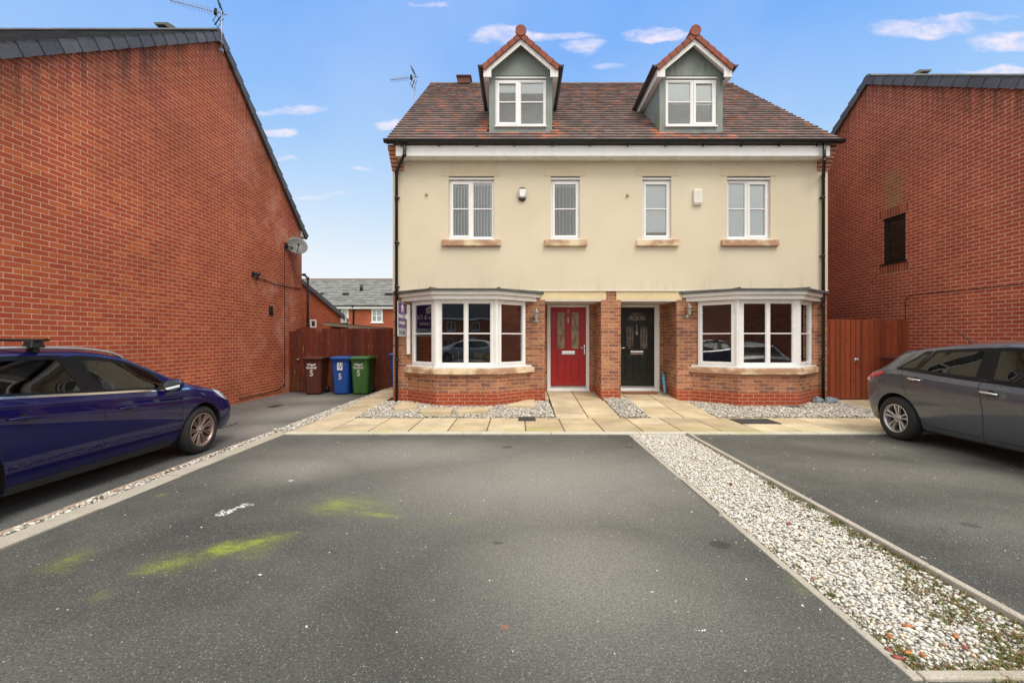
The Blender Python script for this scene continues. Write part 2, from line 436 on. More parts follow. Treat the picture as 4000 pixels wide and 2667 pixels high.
def asphalt(name, base=(.058,.058,.052), light=(.114,.112,.097), moss=None, paint=None, dark=None, pale=None, spec=1.0):
    m,t=newmat(name)
    n=t.noise(t.pos,.45,5,.55); n2=t.noise(t.pos,2.2,4,.6); grit=t.noise(t.pos,75,5,.8); agg=t.vor(t.pos,115,'F1',1)
    col=t.mix(t.mr(t.math('ADD',t.math('MULTIPLY',n,.7),t.math('MULTIPLY',n2,.3)),.36,.62),base,light)
    if pale: col=t.mix(blobs(t,pale,0.0,.5,1.2),col,(.27,.262,.232))
    col=t.mix(1,col,t.ramp(grit,[(.3,.35),(.7,1.65)]),'MULTIPLY')
    # stone chips
    g=t.sep(agg)[0]
    chip=t.math('GREATER_THAN',g,.885)
    near=t.vor(t.pos,115,'F1',0)
    chip=t.math('MULTIPLY',chip,t.mr(near,.30,.42,1,0))
    col=t.mix(t.math('MULTIPLY',chip,.5*spec),col,(.48,.47,.44))
    chip2=t.math('MULTIPLY',t.math('GREATER_THAN',t.sep(t.vor(t.pos,38,'F1',1))[1],.975),t.mr(t.vor(t.pos,38,'F1',0),.14,.24,1,0))
    col=t.mix(t.math('MULTIPLY',chip2,.8*spec),col,(.55,.53,.50))
    if dark: col=t.mix(t.math('MULTIPLY',blobs(t,dark,.6,.06,3),.62),col,(.030,.031,.031))
    if moss:
        col=t.mix(t.math('MULTIPLY',blobs(t,[seg(1146,1438,1172,1440,.03,1)],.2,.05,12),.8),col,(.32,.15,.10))
        mk=blobs(t,moss,.05,.35,2.0)
        mk=t.math('MULTIPLY',mk,t.mr(t.noise(t.pos,70,3,.7),.34,.60,.25,1))
        mk=t.math('MULTIPLY',mk,t.mr(t.noise(t.mapping(t.pos,sc=(1,2.2,1)),6,5,.7),.36,.62,.25,1.05))
        col=t.mix(mk,col,(.42,.50,.02))
    if paint:
        pk=t.math('MULTIPLY',blobs(t,paint,.25,.22,7),t.mr(t.noise(t.pos,30,5,.8),.48,.54))
        col=t.mix(t.math('MINIMUM',t.math('MULTIPLY',pk,2),1.0),col,(.80,.80,.78))
    t.S('Base Color',col); t.S('Roughness',t.mr(n2,.3,.7,.62,.85)); t.S('Specular IOR Level',.42)
    t.S('Normal',t.bump(t.math('ADD',grit,t.math('MULTIPLY',near,.5)),.75,.006)); return m
moss=[seg(290,1300,520,1278,.26,.30),seg(470,1285,700,1225,.26,.35),seg(430,1287,660,1232,.14,.95),seg(20,1345,250,1248,.22,.28),seg(730,1130,960,1200,.35,.22),(-1.60,3.85,.42,.30,.1,.45),seg(300,1297,470,1290,.15,.50),seg(420,1288,600,1238,.20,1.0),seg(540,1256,700,1224,.11,.45),
      seg(30,1335,240,1250,.12,.38),seg(330,1146,395,1133,.09,.34),seg(735,1140,820,1168,.25,.5),seg(790,1168,940,1196,.10,.50),seg(760,1150,900,1155,.12,.32),
      seg(1790,1300,1860,1380,.10,.25),seg(860,1000,900,1000,.06,.5),seg(200,1400,270,1340,.06,.2),seg(1010,1190,1100,1200,.15,.12)]
paint=[seg(500,1184,548,1166,.075,1),seg(532,1172,582,1153,.07,1),seg(655,1105,680,1101,.035,1),seg(1605,1446,1616,1448,.008,1)]
dark=[seg(1625,1247,1685,1252,.075,1),seg(1128,1244,1158,1247,.03,.8),seg(1150,1026,1180,1027,.09,.9),seg(1430,1026,1460,1027,.06,.9),
      seg(2195,1200,2260,1210,.06,.8),seg(2150,1214,2180,1218,.05,.5)]
pale=[(0.3,4.6,2.9,2.0,0.1,.85),(.4,2.8,1.3,1.3,0,.6),(-1.2,5.6,2.6,1.3,0,.7),(-2.4,5.0,1.3,.9,.1,.65),(4.4,4.8,2.0,.8,-.3,.32),(5.2,5.8,2.2,.6,-.2,.28),(3.6,3.4,1.2,.6,-.5,.2)]
M['asphalt']=asphalt('driveway_asphalt',moss=moss,paint=paint,dark=dark,pale=pale)
pale2=[(-4.7,9.5,1.3,1.8,0,.9),(-5.2,11.5,1.5,1.2,0,.8),(-4.4,7.6,.7,1,0,.7)]
M['asphalt2']=asphalt('side_drive_asphalt',base=(.085,.085,.082),light=(.15,.15,.142),pale=pale2,spec=.5)
M['road']=asphalt('road_asphalt')
def concrete(name,c1,c2,green=0,mossb=None):
    m,t=newmat(name)
    n=t.noise(t.pos,3,5,.65); f=t.noise(t.pos,120,3,.7)
    col=t.mix(t.mr(n,.3,.7),c1,c2); col=t.mix(1,col,t.ramp(f,[(.3,.66),(.7,1.3)]),'MULTIPLY')
    if green: col=t.mix(t.math('MULTIPLY',t.mr(t.noise(t.pos,.9,4,.6),.50,.66),green),col,(.30,.31,.06))
    if mossb: col=t.mix(blobs(t,mossb,.1,.15,4),col,(.40,.50,.03))
    t.S('Base Color',col); t.S('Roughness',.85); t.S('Normal',t.bump(f,.35,.004)); return m
M['kerb']=concrete('concrete_kerb',(.37,.335,.275),(.48,.44,.365),.12)
M['kerb2']=concrete('pinkish_edging',(.34,.24,.17),(.46,.33,.24))
M['kerb_pale']=concrete('pale_concrete_kerb',(.50,.475,.395),(.62,.59,.50),.25,[seg(850,991,915,991,.10,.75,.006),seg(700,991,740,991,.06,.4,.006),seg(1660,993,1760,993,.06,.45,.006)])
def slab_mat():
    m,t=newmat('buff_paving_slab')
    at=t.new('ShaderNodeAttribute',attribute_name='rnd').outputs['Fac']
    n=t.noise(t.pos,1.7,5,.62); f=t.noise(t.pos,60,4,.7); s=t.sep(t.pos)
    col=t.ramp(at,[(0,(.51,.405,.25)),(.4,(.59,.48,.31)),(.8,(.67,.565,.385)),(1,(.46,.37,.245))])
    col=t.mix(1,col,t.ramp(n,[(.3,.72),(.68,1.14)]),'MULTIPLY')
    col=t.mix(.4,col,t.mix(1,col,t.ramp(f,[(.3,.7),(.7,1.25)]),'MULTIPLY'))
    g=t.math('MULTIPLY',t.mr(t.noise(t.pos,1.1,4,.65),.48,.66),t.mr(s[1],6.9,7.5,.55,.0))
    col=t.mix(g,col,(.42,.42,.07))
    d=t.math('MULTIPLY',t.mr(t.noise(t.pos,2.6,5,.7),.56,.72),.4)
    col=t.mix(d,col,(.26,.20,.13))
    t.S('Base Color',col); t.S('Roughness',.8); t.S('Normal',t.bump(f,.2,.004)); return m
M['slab']=slab_mat()
M['joint']=simple('dirty_joint_sand',(.12,.095,.06),.95)
M['soil']=simple('gravel_bed',(.42,.39,.33),.95,var=.3,scale=30)
M['grass_ground']=simple('rough_grass',(.06,.09,.025),.95,var=.4,scale=3)

# paths ramp up towards the front doors
def ramp_z(Y): return 0.0 if Y<=8.12 else (Y-8.12)*.18/2.63 if Y<10.75 else .18
st=lambda o: tag(o,kind='structure')
g=MB(); g.box(-150,150,-60,260,-.9,-.30); st(g.build('ground',M['grass_ground']))
g=MB(); g.box(-60,60,-34,-2.6,-.29,-.03); st(g.build('road',M['road']))
def grid_sheet(x0,x1,y0,y1,z,zf=None,nx=1,ny=1,depth=.2):
    m=MB()
    for i in range(nx):
        for j in range(ny):
            xa=x0+(x1-x0)*i/nx; xb=x0+(x1-x0)*(i+1)/nx; ya=y0+(y1-y0)*j/ny; yb=y0+(y1-y0)*(j+1)/ny
            q=lambda x,y:(x,y,zf(x,y) if zf else z)
            m.face([q(xa,ya),q(xb,ya),q(xb,yb),q(xa,yb)])
    return m
g=MB(); g.box(-3.60,1.69,-2.6,6.755,-.28,-.015); g.box(1.69,2.63,-2.6,1.885,-.28,-.015); g.box(2.63,14,-2.6,6.755,-.28,-.015)
st(g.build('driveway',M['asphalt']))
g=MB(); g.box(-13,-3.95,-2.6,12.98,-.28,-.10); st(g.build('side_drive',M['asphalt2']))
# soil beds under gravel
g=MB()
g.box(-3.0,8.9,8.13,9.9,-.28,-.02); g.box(-3.92,-3.60,-2.6,6.9,-.28,-.055); g.box(-3.92,-3.60,6.9,13,-.28,-.05); g.box(1.74,2.58,1.93,6.755,-.28,-.06)
st(g.build('gravel_bed',M['soil']))
g=MB(); g.box(-13,-6.60,6,13,-.28,-.02); st(g.build('garden_ground',M['grass_ground'])) if False else None

# kerbs: concrete blocks laid end to end
def kerb_line(name,x0,x1,y0,y1,z0,z1,mat,step=.915,along='y',rot=0):
    m=MB(); a=y0 if along=='y' else x0; e=y1 if along=='y' else x1
    while a<e-1e-3:
        b=min(a+step,e); j=RN.uniform(-.004,.004)
        if along=='y': m.box(x0+j,x1+j,a+.003,b-.003,z0,z1+RN.uniform(-.004,.004))
        else: m.box(a+.003,b-.003,y0+j,y1+j,z0,z1+RN.uniform(-.003,.003))
        a=b
    return st(m.build(name,mat,bevel=.008))
kerb_line('kerb',-3.79,-3.605,-2.6,6.90,-.25,-.004,M['kerb'])
kerb_line('kerb',-3.955,-3.905,-2.6,13,-.25,-.012,M['kerb2'])
kerb_line('kerb',1.692,1.742,1.885,6.755,-.25,-.004,M['kerb'])
kerb_line('kerb',2.578,2.628,1.885,6.755,-.25,.02,M['kerb'])
kerb_line('kerb',1.744,2.576,1.885,1.935,-.25,-.002,M['kerb'],along='x')
kerb_line('kerb',-3.60,8.9,6.757,6.90,-.25,.006,M['kerb_pale'],along='x',step=1.37)

# paving slabs
m=MB(); jb=MB()
def slab(x0,x1,y0,y1,zf):
    e=.010; d=[RN.uniform(-.002,.002) for _ in range(4)]
    z=[zf(y0),zf(y0),zf(y1),zf(y1)]
    a=[(x0+e,y0+e),(x1-e,y0+e),(x1-e,y1-e),(x0+e,y1-e)]
    m.hexa([(p[0],p[1],-.05) for p in a]+[(p[0],p[1],z[k]+d[k]) for k,p in enumerate(a)],0,RN.random())
for r,(ya,yb) in enumerate(((6.905,7.54),(7.54,8.12))):
    x=-3.60 if r==0 else -3.60
    k=0
    while x<8.85:
        x1=min(x+.62,8.88)
        slab(x,x1,ya,yb,ramp_z); x=x1
jb.box(-3.59,8.86,6.92,8.11,-.1,-.008)
for (xs) in ((.70,1.30,1.90),(2.45,3.07,3.69)):
    rows=(8.12,8.42,9.05,9.68,10.75)
    for ya,yb in zip(rows,rows[1:]):
        for xa,xb in zip(xs,xs[1:]):
            xa2=xa; xb2=xb
            if ya>=9.6:
                if xs[0]<1: xb2=min(xb,1.86)
                else: xb2=min(xb,3.55)
            slab(xa2,xb2,ya,yb,ramp_z)
    if xs[0]<1: slab(1.30,1.86,9.70,10.75,ramp_z) if False else None
    jb.prism([(xs[0]+.01,8.12,-.02),(xs[0]+.01,10.75,.165),(xs[0]+.01,10.75,-.1),(xs[0]+.01,8.12,-.1)],(xs[2]-xs[0]-.04 if xs[0]<1 else 1.08,0,0))
slab(.605,.70,9.86,10.75,ramp_z); slab(2.305,2.45,9.86,10.75,ramp_z)
y=8.12
while y<13:                                   # side path along the house
    slab(-3.60,-3.0,y,y+.615,lambda Y:min(.10,(Y-8.12)*.03)); y+=.615
jb.box(-3.59,-3.01,8.12,13,-.1,-.01)
y=8.12
while y<9.95:
    for xa,xb in ((7.10,7.98),(7.98,8.85)): slab(xa,xb,y,min(y+.61,9.98),lambda Y:(Y-8.12)*.045)
    y+=.61
st(m.build('paving',M['slab'],bevel=.004,seg=1)); st(jb.build('paving_bed',M['joint']))
g=MB(); g.box(6.95,8.85,9.98,14,-.28,.06); g.box(-6.7,-2.8,13.0,30,-.28,-.05); st(g.build('back_path',M['road']))

# ------------------------------------------------------------------ loose stones
def stone_mat(name,stops):
    m,t=newmat(name)
    at=t.new('ShaderNodeAttribute',attribute_name='rnd').outputs['Fac']
    col=t.ramp(at,stops); f=t.noise(t.pos,90,3,.6)
    col=t.mix(1,col,t.ramp(f,[(.3,.78),(.7,1.18)]),'MULTIPLY')
    t.S('Base Color',col); t.S('Roughness',.7); return m
STOPS=[(0,(.50,.49,.46)),(.10,(.64,.62,.565)),(.4,(.71,.69,.625)),(.7,(.76,.74,.68)),(.88,(.76,.70,.57)),(.955,(.62,.50,.33)),(.975,(.42,.38,.35)),(1,(.34,.15,.08))]
M['stones']=stone_mat('white_limestone_chippings',STOPS)
M['stones_g']=stone_mat('grey_buff_chippings',[(0,(.26,.25,.23)),(.2,(.45,.42,.37)),(.5,(.62,.58,.51)),(.8,(.74,.71,.64)),(.95,(.78,.75,.68)),(1,(.25,.13,.08))])
ico=bmesh.new(); bmesh.ops.create_icosphere(ico,subdivisions=1,radius=1)
IV=[v.co.copy() for v in ico.verts]; IF=[tuple(v.index for v in f.verts) for f in ico.faces]; ico.free()
import numpy as np
def stones(name,label,regions,size,mat,n_per_m2,layers=1,seed=1,cat='gravel',pos=None,brown=None):
    rg=np.random.default_rng(seed); P=[]
    if pos is None:
        for (x0,x1,y0,y1,zf,test) in regions:
            n=int((x1-x0)*(y1-y0)*n_per_m2)
            # jittered sampling
            xs=rg.uniform(x0,x1,n); ys=rg.uniform(y0,y1,n)
            for a,b in zip(xs,ys):
                if test is None or test(a,b): P.append((a,b,zf(a,b)))
    else: P=pos
    P=np.array(P); n=len(P)
    iv=np.array([tuple(v) for v in IV]); nv=len(iv); fi=np.array(IF)
    lump=1+rg.uniform(-.42,.38,(n,nv,1))
    s=size*rg.lognormal(0,.28,(n,1))*.5
    sc=np.concatenate([s*rg.uniform(1.0,1.55,(n,1)),s*rg.uniform(.7,1.05,(n,1)),s*rg.uniform(.45,.8,(n,1))],1)
    v=iv[None]*lump*sc[:,None,:]
    # random tilt then yaw
    a=rg.uniform(-.5,.5,n); ca,sa=np.cos(a),np.sin(a)
    y,z=v[...,1]*ca[:,None]-v[...,2]*sa[:,None], v[...,1]*sa[:,None]+v[...,2]*ca[:,None]
    v[...,1]=y; v[...,2]=z
    a=rg.uniform(0,6.283,n); ca,sa=np.cos(a),np.sin(a)
    x,y=v[...,0]*ca[:,None]-v[...,1]*sa[:,None], v[...,0]*sa[:,None]+v[...,1]*ca[:,None]
    v[...,0]=x; v[...,1]=y
    off=P.copy(); off[:,2]+=rg.uniform(0,.018*layers,n)
    v+=off[:,None,:]
    me=bpy.data.meshes.new(name); V_=v.reshape(-1,3); Fq=(fi[None]+ (np.arange(n)*nv)[:,None,None]).reshape(-1,3)
    me.vertices.add(len(V_)); me.vertices.foreach_set('co',V_.ravel())
    me.loops.add(Fq.size); me.loops.foreach_set('vertex_index',Fq.ravel().astype(np.int32))
    me.polygons.add(len(Fq)); me.polygons.foreach_set('loop_start',np.arange(0,Fq.size,3,dtype=np.int32))
    me.update(calc_edges=True); me.validate()
    at=me.attributes.new('rnd','FLOAT','FACE'); rr=np.repeat(rg.random(n),len(fi)).astype(np.float32); at.data.foreach_set('value',rr)
    me.materials.append(mat)
    o=bpy.data.objects.new(name,me); COL.objects.link(o); ORG[o.name]=V((0,0,0))
    return tag(o,label,cat,kind='stuff')
mx=2.09    # mirror axis of the pair of houses
def bayL(a,b):   # outside the left bay footprint
    def ins(x,y): 
        if y>9.84 and -2.8<x<6.92: return True
        if y<9.22: return False
        k=(y-9.25)/.6
        return (-1.74-k*.72)<x<(-.46+k*.72)
    return not ins(a,b) and not ins(2*mx-a,b)
zb=lambda a,b: -.005+max(0,(b-8.2))*.03
stones('white_gravel_strip','white limestone chippings filling the strip between the two driveways',[(1.755,2.565,1.95,6.74,lambda a,b:-.045,None)],.0172,M['stones'],7200,2,1)
stones('house_gravel','grey and white chippings along the front of the house',[(-2.99,.68,8.14,9.85,zb,bayL),(3.71,7.08,8.14,9.85,zb,bayL),(6.93,7.09,9.85,9.99,zb,None)],.025,M['stones_g'],2300,2,2)
stones('path_gravel','chippings between the two front paths below the brick pier',[(1.91,2.44,8.14,9.86,lambda a,b:.0+max(0,b-8.2)*.068,None)],.025,M['stones_g'],2300,2,3)
stones('edge_gravel','narrow line of chippings beside the left kerb',[(-3.90,-3.795,-.5,6.9,lambda a,b:-.035,None),(-3.90,-3.61,6.9,12.9,lambda a,b:-.03,None)],.026,M['stones_g'],2100,2,4)
# a few stones that strayed onto the asphalt
pos=[]
for _ in range(170):
    a=RN.uniform(-3.4,8); b=RN.uniform(2,6.7)
    if 1.6<a<2.7: continue
    pos.append((a,b,-.014))
for k in range(60): pos.append((RN.choice([1.66,2.66])+RN.gauss(0,.05),RN.uniform(2,6.6),-.012))
stones('stray_chippings','tiny pale stones scattered loose on the asphalt',None,.011,M['stones'],0,0,5,pos=pos)
# orange pebbles in the strip - countable
M['pebble']=simple('orange_pebble',(.50,.17,.05),.5,var=.25,scale=20)
M['pebbler']=simple('red_brown_pebble',(.25,.06,.035),.5,var=.25,scale=20)
def pebble(x,y,s,mat,label,name='pebble',z=-.01,flat=.5):
    p=gp(x,y,z); mb=MB(); s=s*.55; i=0; base=len(mb.v)
    sd=RN.random()*9; yaw=RN.random()*3
    bm=bmesh.new(); bmesh.ops.create_icosphere(bm,subdivisions=2,radius=1)
    for v in bm.verts:
        k=1+.35*noise.noise(v.co*1.3+V((sd,sd,0)))
        q=V((v.co.x*s*1.4*k,v.co.y*s*.85*k,v.co.z*s*flat*1.3*k)); q.rotate(Matrix.Rotation(yaw,3,'Z')); v.co=q+p+V((0,0,s*.3))
    mb.v=[v.co.copy() for v in bm.verts]
    for f in bm.faces: mb.addf([v.index for v in f.verts],0,.5,True)
    bm.free()
    return tag(mb.build(name,mat),label,'pebble','coloured pebbles in the gravel strip')
pebble(1679,1112,.035,M['pebbler'],'smooth red pebble high up in the white gravel strip, nearest the house')
pebble(1812,1203,.032,M['pebbler'],'thin dark red brick shard in the middle of the white gravel')
pebble(2085,1439,.030,M['pebble'],'largest orange pebble in the wide part of the gravel strip')
pebble(2044,1462,.024,M['pebble'],'pale orange pebble left of the largest orange one')
pebble(2195,1461,.025,M['pebble'],'round orange pebble in the gravel right of the largest orange one')
pebble(2216,1488,.022,M['pebbler'],'small brown pebble nearest the right side weeds')
pebble(2041,1494,.024,M['pebbler'],'red brown pebble beside the left kerb near the end of the strip')
pebble(2085,1499,.022,M['pebble'],'orange pebble in the group of stones near the end kerb')
pebble(2062,1512,.030,M['pebbler'],'long red brown pebble against the left kerb corner')
pebble(2120,1505,.022,M['pebble'],'orange shard lying right of the pebble group')
pebble(1838,1176,.016,M['pebbler'],'tiny red chip in the gravel strip',)
p_=gp(1160,1438,-.015)
# weeds in the strip
M['weed']=tile_mat('weed_leaves',[(0,(.07,.10,.02)),(.35,(.12,.16,.035)),(.6,(.20,.18,.06)),(.8,(.24,.13,.05)),(1,(.20,.08,.03))],0,.7)
w=MB()
def tuft(x,y,z,n,h,mb):
    for _ in range(n):
        a=RN.uniform(0,6.28); l=h*RN.uniform(.5,1.2); wd=RN.uniform(.0015,.004)
        bx=x+RN.gauss(0,.022); by=y+RN.gauss(0,.022); d=V((math.cos(a),math.sin(a),0)); s=V((-d.y,d.x,0))*wd; r=RN.random()
        b=V((bx,by,z)); mid=b+d*l*.35+UP*l*.6; tip=b+d*l*.95+UP*l*RN.uniform(.3,.9)
        mb.face([b-s,b+s,mid+s,mid-s],0,r); mb.face([mid-s,mid+s,tip],0,r)
for _ in range(210):
    Y=1.97+2.6*RN.random()**2.4; X=2.572-abs(RN.gauss(0,.06))*(2.2 if Y<2.7 else 1)-(.22*RN.random() if Y<2.6 and RN.random()<.5 else 0)
    if X<1.78: continue
    tuft(X,Y,-.022,RN.randint(10,26),RN.uniform(.02,.045),w)
for _ in range(26): tuft(1.77+abs(RN.gauss(0,.03)),1.97+1.1*RN.random()**2,-.022,14,.03,w)
for _ in range(20): tuft(RN.uniform(1.8,2.5),1.955,-.022,14,.03,w)
tag(w.build('weeds',M['weed']),'green and rusty weeds creeping along the right kerb of the gravel strip','weeds',kind='stuff')
w=MB()
for _ in range(14): tuft(RN.uniform(2.0,2.25),1.875,-.02,7,.03,w)
tag(w.build('weeds',M['weed']),'small weed growing at the outer face of the end kerb','weeds',kind='stuff')

# ================================================================== WORLD, SUN, CAMERA
w=bpy.data.worlds.new('World'); scene.world=w; w.use_nodes=True
t=NT(w.node_tree); t.n.clear()
out=t.new('ShaderNodeOutputWorld'); bg=t.new('ShaderNodeBackground'); t.l.new(bg.outputs[0],out.inputs[0])
d=t.new('ShaderNodeTexCoord').outputs['Generated']; s=t.sep(d)
sky=t.new('ShaderNodeTexSky',sky_type='NISHITA'); sky.sun_disc=False
SUN_EL=math.radians(58); SUN_ROT=math.radians(150)
sky.sun_elevation=SUN_EL; sky.sun_rotation=SUN_ROT
grad=t.ramp(t.mr(s[2],-.05,1.0),[(0,(.90,.93,.97)),(.12,(.97,.985,1.0)),(.19,(.89,.95,1.0)),(.30,(.62,.80,1.0)),(.42,(.37,.62,1.0)),(.56,(.21,.47,1.0)),(.75,(.17,.42,1.0)),(1.0,(.15,.38,.96))])
nz=t.noise(d,2.2,4,.55); 
grad=t.mix(t.mr(nz,.42,.72,0,.22),grad,(.80,.89,1.0))
nish=t.mix(1,sky.outputs[0],(.10,.10,.10),'MULTIPLY')
base=t.mix(.06,grad,nish)
# small fair-weather clouds at fixed compass directions
dy=t.math('MAXIMUM',s[1],.02)
u_=t.math('DIVIDE',s[0],dy); v_=t.math('DIVIDE',s[2],dy)
wn=t.new('ShaderNodeTexNoise'); t.set(wn.inputs[0],t.comb(t.math('MULTIPLY',u_,1),t.math('MULTIPLY',v_,2.2),0)); wn.inputs['Scale'].default_value=9; wn.inputs['Detail'].default_value=6; wn.inputs['Roughness'].default_value=.6
wc=t.sep(wn.outputs[1])
uu=t.math('ADD',u_,t.math('MULTIPLY_ADD',wc[0],.16,-.08)); vv=t.math('ADD',v_,t.math('MULTIPLY_ADD',wc[1],.062,-.031))
cl=None
for (cx,cy,rw,rh,st_) in [(1160,80,62,20,1),(1255,84,105,13,.9),(1345,108,50,14,.7),(1512,82,70,13,.9),(2120,66,115,24,1),(2200,42,115,11,.7),(2322,94,85,24,1),
        (678,256,72,11,.8),(632,306,38,11,.9),(826,385,30,9,.85),(902,286,42,12,.9),(2300,165,100,9,.9),(740,452,70,7,.5),(660,368,40,6,.5),(985,10,50,5,.5),(1400,150,40,9,.4)]:
    a=t.math('DIVIDE',t.math('SUBTRACT',uu,(cx-1190)/F),rw/F); b=t.math('DIVIDE',t.math('SUBTRACT',vv,(779-cy)/F),rh/F)
    r=t.math('ADD',t.math('MULTIPLY',a,a),t.math('MULTIPLY',b,b))
    k=t.mr(r,0,1.5,st_,0,'SMOOTHSTEP'); cl=k if cl is None else t.math('MAXIMUM',cl,k)
cl=t.math('MULTIPLY',cl,t.mr(t.noise(t.comb(u_,t.math('MULTIPLY',v_,2),0),13,6,.65),.32,.60,.15,1))
col=t.mix(t.math('MULTIPLY',cl,.92),base,(1.0,.90,.99))
gain=2**EXPOSURE
col=t.mix(1,col,(1.0/gain,)*3,'MULTIPLY')
# bright overcast added in unseen sky for neutral light; blue only in front
wn2=t.noise(d,1.8,5,.6)
beh=t.math('MAXIMUM',t.mr(s[1],.10,-.15,0,1,'SMOOTHSTEP'),t.mr(s[2],.66,.85,0,1,'SMOOTHSTEP'))
fill_cloud=t.ramp(wn2,[(.3,(.62,.62,.62)),(.7,(1.12,1.09,1.02))])
col=t.mix(beh,col,fill_cloud)
t.set(bg.inputs[0],col); bg.inputs[1].default_value=1.0
sun=bpy.data.lights.new('sun','SUN'); so=bpy.data.objects.new('sun',sun); COL.objects.link(so)
sun.energy=1.5; sun.angle=math.radians(30); sun.color=(1,.93,.82)
az=SUN_ROT
dirv=V((math.sin(az)*math.cos(SUN_EL),math.cos(az)*math.cos(SUN_EL),math.sin(SUN_EL)))
so.rotation_euler=dirv.to_track_quat('Z','Y').to_euler()
cam=bpy.data.cameras.new('camera'); co=bpy.data.objects.new('camera',cam); COL.objects.link(co)
co.location=(0,0,H); co.rotation_euler=(math.pi/2,0,0)
cam.sensor_width=36; cam.lens=36*F/2352; cam.shift_x=-14/2352; cam.shift_y=-5/2352; cam.clip_start=.05; cam.clip_end=1000
scene.camera=co
scene.view_settings.view_transform='Standard'; scene.view_settings.look='None'; scene.view_settings.gamma=1
scene.view_settings.exposure=EXPOSURE if 'EXPOSURE' in globals() else 0
scene.render.engine='CYCLES'
# ================================================================== MAIN HOUSE
def wall_panel(mb,O,u,n,W,z0,top,holes,t=.1,mi=0,extra=(),mats=None):
    """front face of a wall with real openings. O at wall foot, u along, n outward, top(u) height. holes: (u0,u1,z0,z1[,reveal depth])"""
    O=V(O);u=V(u);n=V(n)
    if not callable(top): tv=top; top=lambda a:tv
    us=sorted(set([0,W]+[h[0] for h in holes]+[h[1] for h in holes]+list(extra)))
    P=lambda a,z: O+u*a+UP*z
    flip = u.cross(UP).dot(n)<0
    def F_(pts): mb.face(pts[::-1] if flip else pts,mi)
    for a,b in zip(us,us[1:]):
        hs=sorted([h for h in holes if h[0]<=a+1e-6 and h[1]>=b-1e-6],key=lambda h:h[2]); z=z0
        for h in hs:
            if h[2]>z+1e-6: F_([P(a,z),P(b,z),P(b,h[2]),P(a,h[2])])
            z=h[3]
        F_([P(a,z),P(b,z),P(b,top(b)),P(a,top(a))])
    for h in holes:
        d=-n*(h[4] if len(h)>4 else t); a,b,c,e=h[:4]
        q=[P(a,c),P(b,c),P(b,e),P(a,e)]
        for i in range(4):
            p1,p2=q[i],q[(i+1)%4]
            f=[p1,p2,p2+d,p1+d]
            mb.face(f if flip else f[::-1],mi)
def window(parent,O,u,n,W,Hh,lights,bar=None,glassm='glass',name='window',fw=.05,frame_d=.07,trim=True,labels=None):
    """upvc window, O bottom-left outside corner of the frame. lights: (u0,u1,kind)"""
    O=V(O);u=V(u).normalized();n=V(n).normalized(); B=(O,u,n,UP)
    fr=MB()
    fr.bbox(B,0,fw,-frame_d,0,0,Hh); fr.bbox(B,W-fw,W,-frame_d,0,0,Hh)
    fr.bbox(B,fw,W-fw,-frame_d,-.001,0,fw); fr.bbox(B,fw,W-fw,-frame_d,-.001,Hh-fw,Hh)
    ls=sorted(lights)
    for a,b in zip(ls,ls[1:]):
        c=(a[1]+b[0])/2; fr.bbox(B,c-.033,c+.033,-frame_d,-.002,fw,Hh-fw)
    f=fr.build(name,M['upvc'],parent,bevel=.006)
    bz=bar if bar is not None else Hh*.53
    gaps=[]
    for (a,b,k) in ls:
        x0=a;x1=b;y0=fw;y1=Hh-fw
        if k=='sash':
            sm=MB(); s=.052
            x0-=.012;x1+=.012;y0-=.012;y1+=.012
            sm.bbox(B,x0,x0+s,-.05,.014,y0,y1); sm.bbox(B,x1-s,x1,-.05,.014,y0,y1)
            sm.bbox(B,x0+s,x1-s,-.05,.013,y0,y0+s); sm.bbox(B,x0+s,x1-s,-.05,.013,y1-s,y1)
            sm.build('sash',M['upvc'],PAR(parent,f),bevel=.006)
            x0+=s;x1-=s;y0+=s;y1-=s
        else:
            bd=MB(); s=.014
            bd.bbox(B,x0,x0+s,-.05,-.012,y0,y1); bd.bbox(B,x1-s,x1,-.05,-.012,y0,y1); bd.bbox(B,x0+s,x1-s,-.05,-.013,y0,y0+s); bd.bbox(B,x0+s,x1-s,-.05,-.013,y1-s,y1)
            bd.build('glazing_bead',M['upvc'],PAR(parent,f)); x0+=s;x1-=s;y0+=s;y1-=s
        gm=MB(); gm.bbox(B,x0-.004,x1+.004,-.034,-.030,y0-.004,y1+.004); gm.build('pane',M[glassm],PAR(parent,f))
        if bz: 
            bm_=MB(); bm_.bbox(B,x0,x1,-.029,-.008,bz-.012,bz+.012); bm_.build('glazing_bar',M['upvc'],PAR(parent,f))
        gaps.append((x0,x1,y0,y1))
    return f,B,gaps
PARTS=set()
def PAR(parent,f):          # sub-parts go under the window, unless the window is already a sub-part
    return parent if parent.name in PARTS else f


HX0,HX1,FY=-2.80,6.92,9.85
RIDGE_Y,RIDGE_Z=14.4,9.78; EAVE_Y,EAVE_Z=9.50,5.72; SL=(RIDGE_Z-EAVE_Z)/(RIDGE_Y-EAVE_Y)
house=thing('semi_detached_house','pair of cream rendered and brick houses with red and black front doors and two dormers','house',(2.06,9.85,0))
up=[(-1.55,-.53,3.67,5.09),(.735,1.385,3.67,5.09),(2.785,3.43,3.67,5.09),(4.68,5.65,3.67,5.09)]
rec=[(.603,1.86,-.05,2.325,.90),(2.30,3.55,-.05,2.325,.90)]
bayh=[(-2.28,.08,.82,2.30,.12),(2*mx-.08,2*mx+2.28,.82,2.30,.12)]
w=MB(); O=V((HX0,FY,0)); sh=lambda h:(h[0]-HX0,h[1]-HX0)+tuple(h[2:])
wall_panel(w,O,(1,0,0),(0,-1,0),HX1-HX0,-.2,2.54,[sh(h) for h in rec+bayh],.12)
w.build('brick_wall',M['brick_main'],house)
